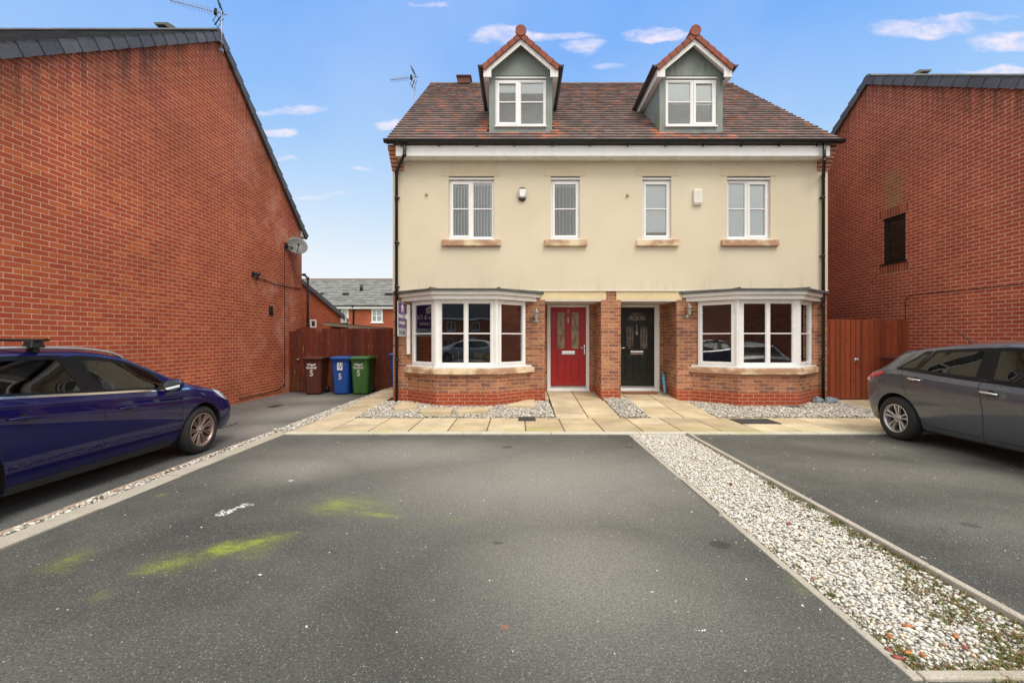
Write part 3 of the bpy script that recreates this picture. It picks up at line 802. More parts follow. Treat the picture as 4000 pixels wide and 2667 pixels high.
# back walls of the two porches, with door openings
w=MB()
for (a,b,da,db) in ((.60,1.862,.715,1.735),(2.298,3.552,2.425,3.455)):
    wall_panel(w,(a,10.75,0),(1,0,0),(0,-1,0),b-a,-.05,2.33,[(da-a,db-a,-.05,2.30,.12)])
w.build('porch_wall',M['brick_main'],house)
w=MB(); wall_panel(w,(HX0-.004,FY-.018,0),(1,0,0),(0,-1,0),HX1-HX0+.008,2.54,5.47,[(h[0]-HX0,h[1]-HX0,h[2],h[3],.13) for h in up])
w.face([(HX0-.004,FY-.018,2.54),(HX1+.004,FY-.018,2.54),(HX1+.004,FY+.02,2.54),(HX0-.004,FY+.02,2.54)][::-1])
w.face([(HX0-.004,FY-.018,2.54),(HX0-.004,FY+.25,2.54),(HX0-.004,FY+.25,5.47),(HX0-.004,FY-.018,5.47)][::-1]); w.face([(HX1+.004,FY-.018,2.54),(HX1+.004,FY+.25,2.54),(HX1+.004,FY+.25,5.47),(HX1+.004,FY-.018,5.47)])
w.build('rendered_wall',M['render'],house)
b=MB(); b.box(HX0-.012,HX1+.012,FY-.034,FY-.002,2.528,2.545); b.build('render_bead',M['white'],house)
# gable and rear walls
w=MB()
top=lambda a: min(RIDGE_Z-.12-(abs(a-(RIDGE_Y-FY)))*SL,99)
for X,n in ((HX0,(-1,0,0)),(HX1,(1,0,0))):
    wall_panel(w,(X,FY,0),(0,1,0),n,9.1,-.2,top,[],extra=(RIDGE_Y-FY,))
wall_panel(w,(HX0,18.95,0),(1,0,0),(0,1,0),HX1-HX0,-.2,5.6,[])
w.build('side_wall',M['brick_main'],house)
# interior: floors and back partition, party wall
w=MB()
w.box(HX0+.15,HX1-.15,10.9,13.2,.05,.12); w.box(HX0+.15,HX1-.15,FY+.15,13.2,2.56,2.75); w.box(HX0+.15,HX1-.15,FY+.15,14,5.48,5.62)
w.box(HX0+.15,HX1-.15,13.2,13.3,.1,5.5); w.box(HX0+.2,HX1-.2,11.9,12,5.62,7.3)
for x in (mx,): w.box(x-.05,x+.05,FY+1.1,13.2,.1,5.4)
for x in (.575,3.63): w.box(x-.05,x+.02,FY+.2,13.2,.1,2.56)
for x in (.3,3.9): w.box(x-.05,x+.05,FY+.2,13.2,2.75,5.48)
w.build('interior',M['interior'],house)

# porch ceilings and lintels
w=MB()
for a,b in ((.603,1.86),(2.30,3.55)): w.box(a,b,FY-.01,10.75,2.30,2.324)
w.build('porch_ceiling',M['ceil'],house,bevel=.004)
for a,b in ((.50,1.97),(2.20,3.67)):
    w=MB(); w.box(a,b,FY-.006,FY+.09,2.327,2.526); w.build('door_lintel',M['stone'],house,bevel=.005)
# upper windows
def vblinds(win,B,gap,n,wd,ang,parent,mat='blind',top=.03):
    m=MB(); x0,x1,z0,z1=gap; O,u,nn,wv=B
    for k in range(n):
        c=x0+(x1-x0)*(k+.5)/n; d=(u*math.cos(ang)+nn*math.sin(ang))*wd/2; off=-nn*.07
        p=O+u*c+off
        m.face([p-d+UP*z0,p+d+UP*z0,p+d+UP*(z1-top),p-d+UP*(z1-top)])
    m.bbox(B,x0,x1,-.10,-.05,z1-.03,z1)
    m.build('vertical_blind',M[mat],parent)
def roller(B,gap,frac,parent,mat='blindroll'):
    m=MB(); x0,x1,z0,z1=gap
    m.bbox(B,x0-.02,x1+.02,-.06,-.055,z1-(z1-z0)*frac,z1); m.build('roller_blind',M[mat],parent)
kinds=[[(.05,.475,'sash'),(.53,.97,'fixed')],[(.05,.60,'sash')],[(.05,.595,'sash')],[(.05,.44,'fixed'),(.495,.92,'sash')]]
for i,(h,kd) in enumerate(zip(up,kinds)):
    f,B,gaps=window(house,(h[0],FY+.055,h[2]+.025),(1,0,0),(0,-1,0),h[1]-h[0],h[3]-h[2]-.095,kd,bar=.69,glassm='glass_up')
    x0,x1=h[0],h[1]
    m=MB(); m.box(x0-.005,x1+.005,FY-.0,FY+.06,h[3]-.060,h[3]-.028); m.box(x0,x1,FY+.03,FY+.10,h[3]-.028,h[3]-.002,1); m.build('vent_strip',[M['upvc'],M['black']],f)
    m=MB(); m.box(x0-.005,x1+.005,FY-.025,FY+.10,h[2]-.004,h[2]+.024); m.build('cill',M['upvc'],f,bevel=.006)
    if i==0:
        vblinds(f,B,gaps[0],5,.085,.95,f); vblinds(f,B,gaps[1],6,.085,.95,f)
    elif i==1: vblinds(f,B,gaps[0],6,.085,1.42,f)
    elif i==2: roller(B,gaps[0],.93,f)
    else:
        for g_ in gaps: roller(B,g_,1.0,f)
    m=MB(); m.box(x0-.15,x1+.15,FY-.095,FY+.02,h[2]-.145,h[2]-.005); m.build('window_sill',M['sill'],house,bevel=.012)
    m=MB(); m.box(x0-.155,x1+.135,FY-.028,FY+.02,h[3]+.001,h[3]+.205)
    m.build('window_lintel',M['lintel'],house,bevel=.006)
# fascia, soffit, gutter
m=MB(); m.box(HX0+.14,HX1-.14,9.555,9.585,5.43,5.665); m.box(HX0+.14,HX1-.14,9.585,FY-.019,5.43,5.445); m.build('fascia',M['upvc'],house,bevel=.004)
def gutter(path,r,name,parent,mat=None):
    # half round channel
    m=MB(); a,b=V(path[0]),V(path[1]); ax=(b-a).normalized(); t=ax.cross(UP).normalized(); N=10
    for rr,fl in ((r,0),(r-.006,1)):
        for k in range(N):
            a0=math.pi+math.pi*k/N; a1=math.pi+math.pi*(k+1)/N
            q=lambda p,an:p+t*math.cos(an)*rr+UP*math.sin(an)*rr
            pts=[q(a,a0),q(b,a0),q(b,a1),q(a,a1)]
            m.face(pts if fl else pts[::-1],0,.5,True)
    for sgn in (-1,1): m.tube([a+t*sgn*r,b+t*sgn*r],.009,6)
    for p in (a,b): m.face([p+t*math.cos(math.pi+math.pi*k/N)*r+UP*math.sin(math.pi+math.pi*k/N)*r for k in range(N+1)])
    L=(b-a).length; k=.35
    while k<L-.1:
        p=a+ax*k
        for j in range(N):
            a0=math.pi+math.pi*j/N; a1=math.pi+math.pi*(j+1)/N; R2=r+.007
            q=lambda p,an:p+t*math.cos(an)*R2+UP*math.sin(an)*R2
            m.face([q(p-ax*.015,a0),q(p+ax*.015,a0),q(p+ax*.015,a1),q(p-ax*.015,a1)])
        m.box(p.x-.012,p.x+.012,p.y,p.y+.09,p.z-r-.045,p.z-r+.03) if abs(ax.x)>.5 else None
        k+=.82
    return m.build(name,mat or M['black'],parent)
gutter([(HX0-.09,9.47,5.735),(HX1+.11,9.47,5.735)],.062,'gutter',house)
def pipe(path,name,parent,clips=(),r=.034,mat=None):
    m=MB(); m.tube(path,r,12)
    for p in clips:
        p=V(p); m.lathe([(-.02,r+.008),(.02,r+.008)],p,UP,12); m.box(p.x-.055,p.x+.055,p.y+.02,p.y+.055,p.z-.012,p.z+.012)
    for q in path[1:-1]: q=V(q); m.lathe([(-.04,r+.006),(.04,r+.006)],q,UP,12)
    return m.build(name,mat or M['black'],parent)
pipe([(-2.45,9.48,5.68),(-2.45,9.48,5.43),(-2.70,9.77,5.17),(-2.70,9.77,.02)],'downpipe',house,[(-2.70,9.77,z) for z in (4.6,3.6,2.62,1.0)])
pipe([(6.60,9.48,5.68),(6.60,9.48,5.30),(6.78,9.77,5.08),(6.78,9.77,.06)],'downpipe',house,[(6.78,9.77,z) for z in (4.6,3.3,2.2,1.0)])
# corbelled brick at both top corners
for sx,X in ((1,HX0),(-1,HX1)):
    m=MB()
    for k in range(7):
        z=5.21+k*.075; o=.05+.036*k if k<5 else .24
        m.box(X-sx*(.02+min(k,5)*.006),X+sx*.235,FY-o,FY+.05,z,z+.073 if k<6 else 5.70)
    m.build('corbel',M['brick_main'],house,bevel=.004)
# main roof of individually laid tiles
def tiled(mb,O,u,s,W,L,tw,gauge,th,rf=None,clip=None,jit=.004):
    O=V(O);u=V(u).normalized();s=V(s).normalized();n=u.cross(s).normalized()
    if n.z<0: n=-n
    rows=int(math.ceil(L/gauge))
    for r in range(rows):
        a=r*gauge; b=min(L,a+gauge+.01); off=(r%2)*tw/2; c=-off
        while c<W:
            x0=max(0,c)+.0015; x1=min(W,c+tw)-.0015; c+=tw
            if x1-x0<.02: continue
            ctr=O+u*((x0+x1)/2)+s*((a+b)/2)
            if clip and clip(ctr): continue
            j=RN.uniform(-jit,jit); lift=th+RN.uniform(-.003,.004); tl=RN.uniform(-.003,.003)
            p=[O+u*x0+s*(a+j)+n*(lift+tl),O+u*x1+s*(a+j)+n*(lift-tl),O+u*x1+s*b+n*.004,O+u*x0+s*b+n*.004]
            rr=RN.random() if rf is None else rf(ctr)
            mb.face(p,0,rr); d=-n*(lift-.001)
            mb.face([p[0]+d,p[1]+d,p[1],p[0]],0,min(1,rr+.25))
            mb.face([p[0],p[3],p[3]+d,p[0]+d],0,rr); mb.face([p[1],p[1]+d,p[2]+d,p[2]],0,rr)
D1,D2=.06,3.92
def rf(c):
    r=RN.random()*.74
    if RN.random()<.02: r=RN.uniform(.75,.9)
    for dx in (D1,D2):
        if abs(c.x-dx)<.95 and c.y<9.98 and RN.random()<.38: r=RN.uniform(.78,.95)
        if .7<abs(c.x-dx)<.90 and c.y<10.7 and RN.random()<.6: r=RN.uniform(.8,1)
    return r
def inD(c):
    for dx in (D1,D2):
        if abs(c.x-dx)<.70 and c.y>9.98 and c.z<7.45: return True
    return False
s_=V((0,RIDGE_Y-EAVE_Y,RIDGE_Z-EAVE_Z)); LR=s_.length
m=MB(); tiled(m,(HX0-.06,EAVE_Y-.03,EAVE_Z+.01),(1,0,0),s_,HX1-HX0+.14,LR,.205,.205,.036,rf,inD)
tiled(m,(HX1+.08,19.33,EAVE_Z+.01),(-1,0,0),(0,-s_.y,s_.z),HX1-HX0+.14,LR,.27,.205,.026)
nn=V((0,-s_.z,s_.y)).normalized()*-.05
m.prism([V((HX0-.05,EAVE_Y,EAVE_Z)),V((HX0-.05,RIDGE_Y,RIDGE_Z)),V((HX0-.05,19.3,EAVE_Z)),V((HX0-.05,19.3,EAVE_Z-.06)),V((HX0-.05,RIDGE_Y,RIDGE_Z-.08)),V((HX0-.05,EAVE_Y,EAVE_Z-.06))],(HX1-HX0+.12,0,0),0,.3)
roof=m.build('roof',M['tile_main'],house)
m=MB(); x=HX0-.07
while x<HX1+.05:
    x1=min(x+.45,HX1+.09); pr=[(RIDGE_Y+math.cos(a)*.12,RIDGE_Z-.03+math.sin(a)*.085) for a in [math.pi*k/8 for k in range(9)]]
    m.prism([(x,p[0],p[1]) for p in pr],(x1-x-.006,0,0),0,RN.uniform(0,.6)); x=x1
m.build('ridge_tiles',M['tile_main'],roof)
m=MB(); v0=px(1067,190,14.35); m.box(v0.x-.2,v0.x+.2,14.15,14.5,9.7,9.90); m.box(v0.x-.24,v0.x+.24,14.1,14.55,9.90,9.93); m.build('ridge_vent',simple('brown_vent',(.13,.05,.04),.8),roof)

# dormers -------------------------------------------------------------
def dormer(cx,mirror,label):
    hw=.715; Yf=9.96
    b=MB(); zE=7.50
    # front panel with window hole
    wx0=-.577;wx1=.577; wz0,wz1=6.255,7.40
    tp=lambda a: zE+ (hw-abs(a-hw))*.86
    wall_panel(b,(cx-hw,Yf,0),(1,0,0),(0,-1,0),2*hw,5.95,tp,[(wx0+hw,wx1+hw,wz0,wz1,.08)],extra=(hw,))
    for sx in (-1,1):
        q=[(cx+sx*hw,Yf,5.95),(cx+sx*hw,12.6,5.95),(cx+sx*hw,12.6,zE+.1),(cx+sx*hw,Yf,zE+.1)]
        b.face(q if sx>0 else q[::-1])
    d=b.build('dormer',M['dormer'],house); d['label']=label; PARTS.add(d.name)
    kd=[(.05,.50,'sash'),(.57,1.10,'fixed')] if not mirror else [(.05,.58,'fixed'),(.65,1.10,'sash')]
    f,B,gaps=window(d,(cx+wx0,Yf+.02,wz0+.02),(1,0,0),(0,-1,0),1.154,1.06,kd,bar=.56,glassm='glass_up',name='window_frame')
    m=MB(); m.box(cx+wx0-.01,cx+wx1+.01,Yf-.045,Yf+.02,wz0-.012,wz0+.020); m.build('window_sill',M['upvc'],d,bevel=.006)
    m=MB(); m.box(cx+wx0,cx+wx1,Yf-.008,Yf+.03,wz1-.045,wz1-.012); m.box(cx+wx0-.006,cx+wx1+.006,Yf-.012,Yf+.03,wz1-.01,wz1+.004,1); m.build('vent_strip',[M['upvc'],M['blackmatt']],d)
    fr=((.20,.24) if not mirror else (.5,.52))
    for g_,q in zip(gaps,fr): roller(B,g_,q,d)
    m=MB(); m.box(cx-.6,cx+.6,10.6,10.62,6.1,7.6); m.build('room_wall',M['curtain'],d)
    # bargeboard
    Yb=9.76; o=.83; k=.87
    m=MB()
    apo=V((cx,Yb,8.195)); api=V((cx,Yb,7.985))
    for sx in (-1,1):
        lo=V((cx+sx*.83,Yb,8.195-.83*k)); li=V((cx+sx*.655,Yb,7.985-.655*k+.02))
        poly=[apo,lo,V((cx+sx*.83,Yb,7.27)),V((cx+sx*.655,Yb,7.27)),li,api]
        if sx>0: poly=poly[::-1]
        m.prism(poly,(0,.035,0))
        # soffit under the overhanging eaves and the side fascia
        m.box(cx+sx*.715,cx+sx*.83,Yb+.036,11.9,7.27,7.285); m.box(cx+sx*.815,cx+sx*.83,Yb+.036,11.9,7.285,7.46)
        q=[V((cx,Yb+.036,8.10)),V((cx+sx*.80,Yb+.036,8.10-.8*k)),V((cx+sx*.80,Yf,8.10-.8*k)),V((cx,Yf,8.10))]
        m.face(q)
    m.build('bargeboard',M['white'],d)
    # roof
    m=MB(); Lr=math.hypot(.86,.86*k)
    for sx in (-1,1):
        O=V((cx+sx*.86,9.72,8.22-.86*k)); 
        tiled(m,O,(0,1,0),(-sx,0,k),2.9,Lr,.16,Lr/6.0,.028)
        n=V((sx*k,0,1)).normalized()
        pl=[O-n*.03,O+V((-sx*.86,0,.86*k))-n*.03,O+V((-sx*.86,0,.86*k)),O]
        m.prism(pl,(0,2.9,0))
        # thick verge tiles wrapping over the bargeboard
        for q in range(6):
            a=O+V((-sx,0,k))*.86*(q/6.0); bb=O+V((-sx,0,k))*.86*((q+1.08)/6.0)
            th=n*.035; dn=-n*.085
            m.hexa([a+dn+V((0,-.012,0)),bb+dn*.9+V((0,-.004,0)),bb+dn*.9+V((0,.10,0)),a+dn+V((0,.10,0)),a+th+V((0,-.012,0)),bb+th*.55+V((0,-.004,0)),bb+th*.55+V((0,.10,0)),a+th+V((0,.10,0))],0,RN.uniform(.2,.9))
    m.build('dormer_roof',M['tile_red'],d)
    m=MB(); m.lathe([(-.03,.118),(.02,.122),(.02,.105),(2.9,.105)],(cx,9.72,8.265),(0,1,0),24); m.build('ridge_cap',M['tile_red'],d)
    for sx in (-1,1):
        g_=gutter([(cx+sx*.895,9.70,7.50),(cx+sx*.895,11.8,7.42)],.05,'dormer_gutter',d)
dormer(D1,False,'left dormer with clean grey green panel and half drawn short blinds')
dormer(D2,True,'right dormer with sooty stains above its window and mossy cheek')

# bay windows ----------------------------------------------------------
def offs(pts,d):
    out=[]
    n=len(pts)
    for i,p in enumerate(pts):
        p=V((p[0],p[1]))
        def nrm(a,b):
            e=(V((b[0],b[1]))-V((a[0],a[1]))).normalized(); return V((e.y,-e.x))
        if i==0: nv=nrm(pts[0],pts[1]); q=p+V((-d/max(.2,abs(nv.x))*1.0,0)) if abs(nv.x)>.2 else p+nv*d
        elif i==n-1: nv=nrm(pts[-2],pts[-1]); q=p+V((d/max(.2,abs(nv.x)),0))
        else:
            n1=nrm(pts[i-1],pts[i]);n2=nrm(pts[i],pts[i+1]); bis=(n1+n2).normalized(); q=p+bis*(d/bis.dot(n1))
        out.append((q.x,q.y))
    return out
def bay(cx,mirror,idx,bayname):
    base=[(-2.46,FY),(-1.74,9.25),(-.46,9.25),(.26,FY)]
    c0=-1.10; base=[(cx+(p[0]-c0),p[1]) for p in base]
    back=.03
    def solid(mb,pts,z0,z1,mi=0):
        poly=[(p[0],p[1],z0) for p in pts]+[(pts[-1][0],FY+back,z0),(pts[0][0],FY+back,z0)]
        mb.prism(poly,(0,0,z1-z0),mi)
    w=MB(); solid(w,base,-.15,.705); w.build('bay_wall',M['brick_main'],house)
    s=MB(); b2=offs(base,.07)
    solid(s,b2,.708,.835); s.build('bay_sill',M['sill'] if not mirror else M['sill'],house,bevel=.014)
    # frame
    fpts=offs(base,-.03)
    cill=MB(); solid(cill,offs(base,.03),.838,.872); c=cill.build('bay_window',M['upvc'],house,bevel=.008)
    z0=.873; Hh=1.415
    panels=[(fpts[0],fpts[1]),(fpts[1],fpts[2]),(fpts[2],fpts[3])]
    PARTS.add(c.name); G=[]
    for k,(a,b) in enumerate(panels):
        a=V((a[0],a[1],z0)); b=V((b[0],b[1],z0)); u=(b-a).normalized(); n=V((u.y,-u.x,0)); W=(b-a).length
        if k==1:
            e=.10; lights=[(e-0.03,W/2-.045,'fixed'),(W/2+.045,W-e+.03,'fixed')]
            fr,B,g_=window(c,a+u*.03,u,n,W-.06,Hh,[(.075,(W-.06)/2-.035,'fixed'),((W-.06)/2+.035,W-.06-.075,'fixed')],bar=.70,name='window_frame',fw=.07)
        else:
            i0,i1=(.06,.05) if k==0 else (.05,.06)
            fr,B,g_=window(c,a+u*i0,u,n,W-i0-i1,Hh,[(.05,W-i0-i1-.05,'sash')],bar=.70,name='window_frame',fw=.05)
            m=MB(); m.bbox(B,(W-.1)*.25,(W-.1)*.78,0,.02,Hh-.035,Hh-.015); m.build('trickle_vent',M['upvc'],c)
        G.append((B,g_))
    # corner posts
    for p in (fpts[1],fpts[2]):
        m=MB(); m.lathe([(z0,.062),(z0+Hh,.062)],(p[0],p[1]+.035,0),UP,8,sm=False); m.build('corner_post',M['upvc'],c)
    # head: soffit, two stepped fascias, lead roof
    h=MB(); solid(h,offs(base,.10),2.29,2.378); solid(h,offs(base,.155),2.381,2.462); h.build('bay_fascia',M['white'],house,bevel=.005)
    L=MB(); o=offs(base,.21)
    zl=2.464
    poly=[(p[0],p[1],zl) for p in o]; inner=offs(base,-.30)
    # sloping lead sheet with thick rolled front edge
    solid(L,o,zl,zl+.035)
    topz=2.535
    e0=[V((p[0],p[1],zl+.036)) for p in o]; w0=[V((o[0][0]+.12,FY-.02,topz)),V((base[1][0]+.1,FY-.02,topz)),V((base[2][0]-.1,FY-.02,topz)),V((o[3][0]-.12,FY-.02,topz))]
    for i in range(3): L.face([e0[i],e0[i+1],w0[i+1],w0[i]])
    for i in (1,2): L.tube([e0[i]+V((0,-.0,.006)),w0[i]+V((0,0,.02))],.022,8)
    L.build('bay_roof',M['lead'],house)
    return c,G
bL,GL=bay(-1.10,False,0,'left'); bR,GR=bay(2*mx+1.10,True,1,'right')
# things seen through the bays
cur=MB()
for k in range(9):
    cur.tube([(-2.22+k*.0+.02*(k%2),10.0+.03*k,.9),(-2.22+.02*(k%2),10.0+.03*k,2.3)],.02,6)
cur.build('curtain',M['curtain'],bL)
vb=MB()
for (B,gs) in GR:
    for (x0,x1,za,zb_) in gs:
        z=za+.02
        while z<zb_: vb.bbox(B,x0,x1,-.115,-.085,z,z+.0025); z+=.033
vb.build('venetian_blind',M['venetian'],bR)
PARTS.discard(bL.name)

# doors ------------------------------------------------------------------
def door(x0,x1,lx0,lx1,mat,kind):
    Y=10.75; z0=.185
    f=MB(); Yf=Y-.01
    f.box(x0,lx0-.004,Yf,Yf+.07,z0,2.294); f.box(lx1+.004,x1,Yf,Yf+.07,z0,2.294); f.box(lx0-.004,lx1+.004,Yf+.001,Yf+.07,2.231,2.294); f.box(lx0-.004,lx1+.004,Yf+.001,Yf+.07,z0,.262)
    fr=f.build('door_frame',M['upvc'],house,bevel=.006)
    m=MB(); m.box(x0-.01,x1+.01,Yf-.05,Yf+.0,.183,.218); m.build('threshold',M['upvc'],fr,bevel=.006)
    L=MB(); O=V((lx0,Yf+.022,.315)); B=(O,V((1,0,0)),V((0,-1,0)),UP); W=lx1-lx0; Hh=1.91
    L.bbox(B,0,W,-.04,0,0,Hh); d=L.build('front_door',mat,house,bevel=.004)
    m=MB(); m.bbox(B,0,W,-.01,.012,-.052,-.012); m.build('weather_bar',M['chrome'] if 0 else M['steel'],d,bevel=.004)
    def mould(mb,a,b,c,e,t=.016,p=.012):
        mb.bbox(B,a,a+t,0,p,c,e); mb.bbox(B,b-t,b,0,p,c,e); mb.bbox(B,a+t,b-t,0,p-.001,c,c+t); mb.bbox(B,a+t,b-t,0,p-.001,e-t,e)
    for a,b in ((.145,.365),(.485,.705)):
        m=MB(); mould(m,a,b,.11,.735); m.bbox(B,a+.045,b-.045,0,.009,.155,.69); m.build('door_panel',mat,d,bevel=.005)
    def lead(pts,w=.006,mt='leadline'):
        mm=MB()
        for p,q in pts:
            p=V((O.x+p[0],O.y-.008,O.z+p[1])); q=V((O.x+q[0],O.y-.008,O.z+q[1])); mm.tube([p,q],w/2,6)
        return mm
    def diamond(cx,cz,w,h): return [((cx-w,cz),(cx,cz+h)),((cx,cz+h),(cx+w,cz)),((cx+w,cz),(cx,cz-h)),((cx,cz-h),(cx-w,cz))]
    if kind=='red':
        for a,b in ((.165,.345),(.510,.690)):
            m=MB(); mould(m,a-.018,b+.018,.885,1.815,.02,.014); m.build('glazing_frame',mat,d,bevel=.004)
            g_=MB(); g_.bbox(B,a,b,0,.004,.905,1.795); g_.build('door_glass',M['doorglass'],d)
            c=(a+b)/2
            l=lead(diamond(c,1.34,.038,.095)+diamond(c,1.34,.02,.05)+diamond(c,1.66,.022,.045)+diamond(c,1.03,.022,.045)+[((c,1.705),(c,1.795)),((c,.905),(c,.985)),((c-.085,1.2),(c-.085,1.0)),((c+.085,1.2),(c+.085,1.0)),((a,.99),(c,.93)),((b,.99),(c,.93))]); l.build('lead_pattern',M['leadline'],d)
            r_=MB()
            for sx in (-1,1):
                r_.bbox(B,c+sx*.014-.006,c+sx*.014+.006,.004,.007,1.44,1.62); r_.bbox(B,c+sx*.014-.006,c+sx*.014+.006,.004,.007,1.07,1.24)
            r_.build('red_glass_strip',M['redlead'],d)
        m=MB(); m.bbox(B,.412,.442,0,.02,1.53,1.675); m.build('door_knocker',M['steel'],d,bevel=.006)
        text('house_number','7',M['leadline'],d,.115,basis(V((O.x+.43,O.y-.006,O.z+1.80)),(1,0,0),(0,-1,0)),.002,.002)
        hx=.825; s=-1
    else:
        for a,b in ((.17,.355),(.515,.695)):
            m=MB(); mould(m,a-.018,b+.018,.885,1.465,.02,.014); m.build('glazing_frame',mat,d,bevel=.004)
            g_=MB(); g_.bbox(B,a,b,0,.004,.905,1.445); g_.build('door_glass',M['doorglass_dark'],d)
            c=(a+b)/2; P=[]
            for cz in (1.35,1.17,1.0): P+=diamond(c,cz,.035,.055)
            P+=[((c,1.405),(c,1.445)),((c,1.295),(c,1.225)),((c,1.115),(c,1.055)),((c,.945),(c,.905)),((a,1.35),(c-.035,1.35)),((c+.035,1.35),(b,1.35)),((a,1.17),(c-.035,1.17)),((c+.035,1.17),(b,1.17)),((a,1.0),(c-.035,1.0)),((c+.035,1.0),(b,1.0)),
                ((c-.07,1.32),(c-.07,1.02)),((c+.07,1.32),(c+.07,1.02))]
            lead(P).build('lead_pattern',M['leadline'],d)
        cx=.432; g_=MB(); N=20
        arc=[V((O.x+cx+math.cos(math.pi*k/N)*.245,O.y-.004,O.z+1.58+math.sin(math.pi*k/N)*.23)) for k in range(N+1)]
        g_.face(arc[::1][::-1]); g_.build('fanlight_glass',M['doorglass_dark'],d)
        m=MB(); m.tube([p+V((0,-.002,0)) for p in arc]+[arc[0]+V((0,-.002,0))],.010,6); m.build('glazing_frame',mat,d)
        P=[]
        for dx in (-.12,0,.12): P+=[((cx+dx-.035,1.69),(cx+dx,1.62)),((cx+dx+.035,1.69),(cx+dx,1.62)),((cx+dx-.02,1.69),(cx+dx,1.65)),((cx+dx+.02,1.69),(cx+dx,1.65))]
        P+=[((cx-.155,1.69),(cx-.22,1.62)),((cx+.155,1.69),(cx+.22,1.62)),((cx,1.62),(cx,1.58)),((cx-.24,1.60),(cx+.24,1.60))]
        lead(P,.007).build('lead_pattern',M['leadline'],d)
        m=MB(); m.bbox(B,.425,.435,0,.03,1.36,1.50); m.lathe([(0,.018),(.03,.02),(.035,.0)],O+V((.43,0,1.345)),(0,-1,0),12); m.build('door_knocker',M['steel'],d)
        text('house_number','9',M['leadline'],d,.12,basis(V((O.x+.43,O.y-.006,O.z+1.27)),(1,0,0),(0,-1,0)),.002,.002)
        hx=.035; s=1
    m=MB(); m.bbox(B,.27,.595,0,.016,.765,.85); m.bbox(B,.285,.58,.016,.024,.785,.835); m.build('letterbox',M['chrome'],d,bevel=.006)
    m=MB(); m.bbox(B,hx-.013,hx+.013,0,.012,.77,1.0); m.tube([O+V((hx,-.012,.925)),O+V((hx,-.05,.925)),O+V((hx+s*.10,-.05,.925))],.009,8); m.lathe([(0,.012),(.02,.012)],O+V((hx,-.01,.80)),(0,-1,0),10); m.build('door_handle',M['chrome'],d,bevel=.002)
    # threshold upstand fills to the paving
    m=MB(); m.box(x0-.01,x1+.01,Yf-.02,Yf+.08,.0,.183); m.build('door_step',M['kerb'],house)
    return d
dr=door(.71,1.74,.796,1.656,M['door_red'],'red'); dr['label']='red front door with two tall leaded panes and the number 7'
dbk=door(2.42,3.455,2.47,3.33,M['door_black'],'black'); dbk['label']='black front door with arched fanlight and the number 9'
m=MB(); m.box(1.70,1.722,10.725,10.74,1.36,1.43); m.build('doorbell',M['upvc'],house,bevel=.004)
# meter vents low on porch walls
for p in ((.66,.42),(3.49,.42)):
    m=MB(); m.box(p[0]-.035,p[0]+.035,10.735,10.75,p[1]-.06,p[1]+.10); m.build('meter_cover',M['galv'],house,bevel=.004)
# ================================================================== NEIGHBOURS
def verge(mb,a,b,n_out,w=.33,h=.16,th=.05,mi=0):
    """row of capped verge tiles along a roof edge from a (low) to b (high); n_out horizontally outward from the gable"""
    a=V(a);b=V(b);d=(b-a);L=d.length;d.normalize();o=V(n_out); up=o.cross(d); 
    if up.z<0: up=-up
    k=0;n=int(L/w)
    w=L/n
    for i in range(n):
        p=a+d*(i*w); q=a+d*((i+1)*w+.02); l0=.014; l1=-.004
        c=lambda P,off,v: P+o*off+up*v
        r=RN.random()
        # outer cheek, slightly flared at its lower end
        mb.hexa([c(p,-.02,-h+l0*.2),c(q,-.02,-h*.92),c(q,.02,-h*.92),c(p,.034,-h+l0*.2),c(p,-.02,l0+.01),c(q,-.02,l1),c(q,.02,l1),c(p,.034,l0+.01)],mi,r)
        mb.hexa([c(p,-.16,l0-.02),c(q,-.16,l1-.02),c(q,.022,l1-.001),c(p,.036,l0-.001),c(p,-.16,l0+.004),c(q,-.16,l1+.004),c(q,.024,l1+.006),c(p,.038,l0+.016)],mi,r)
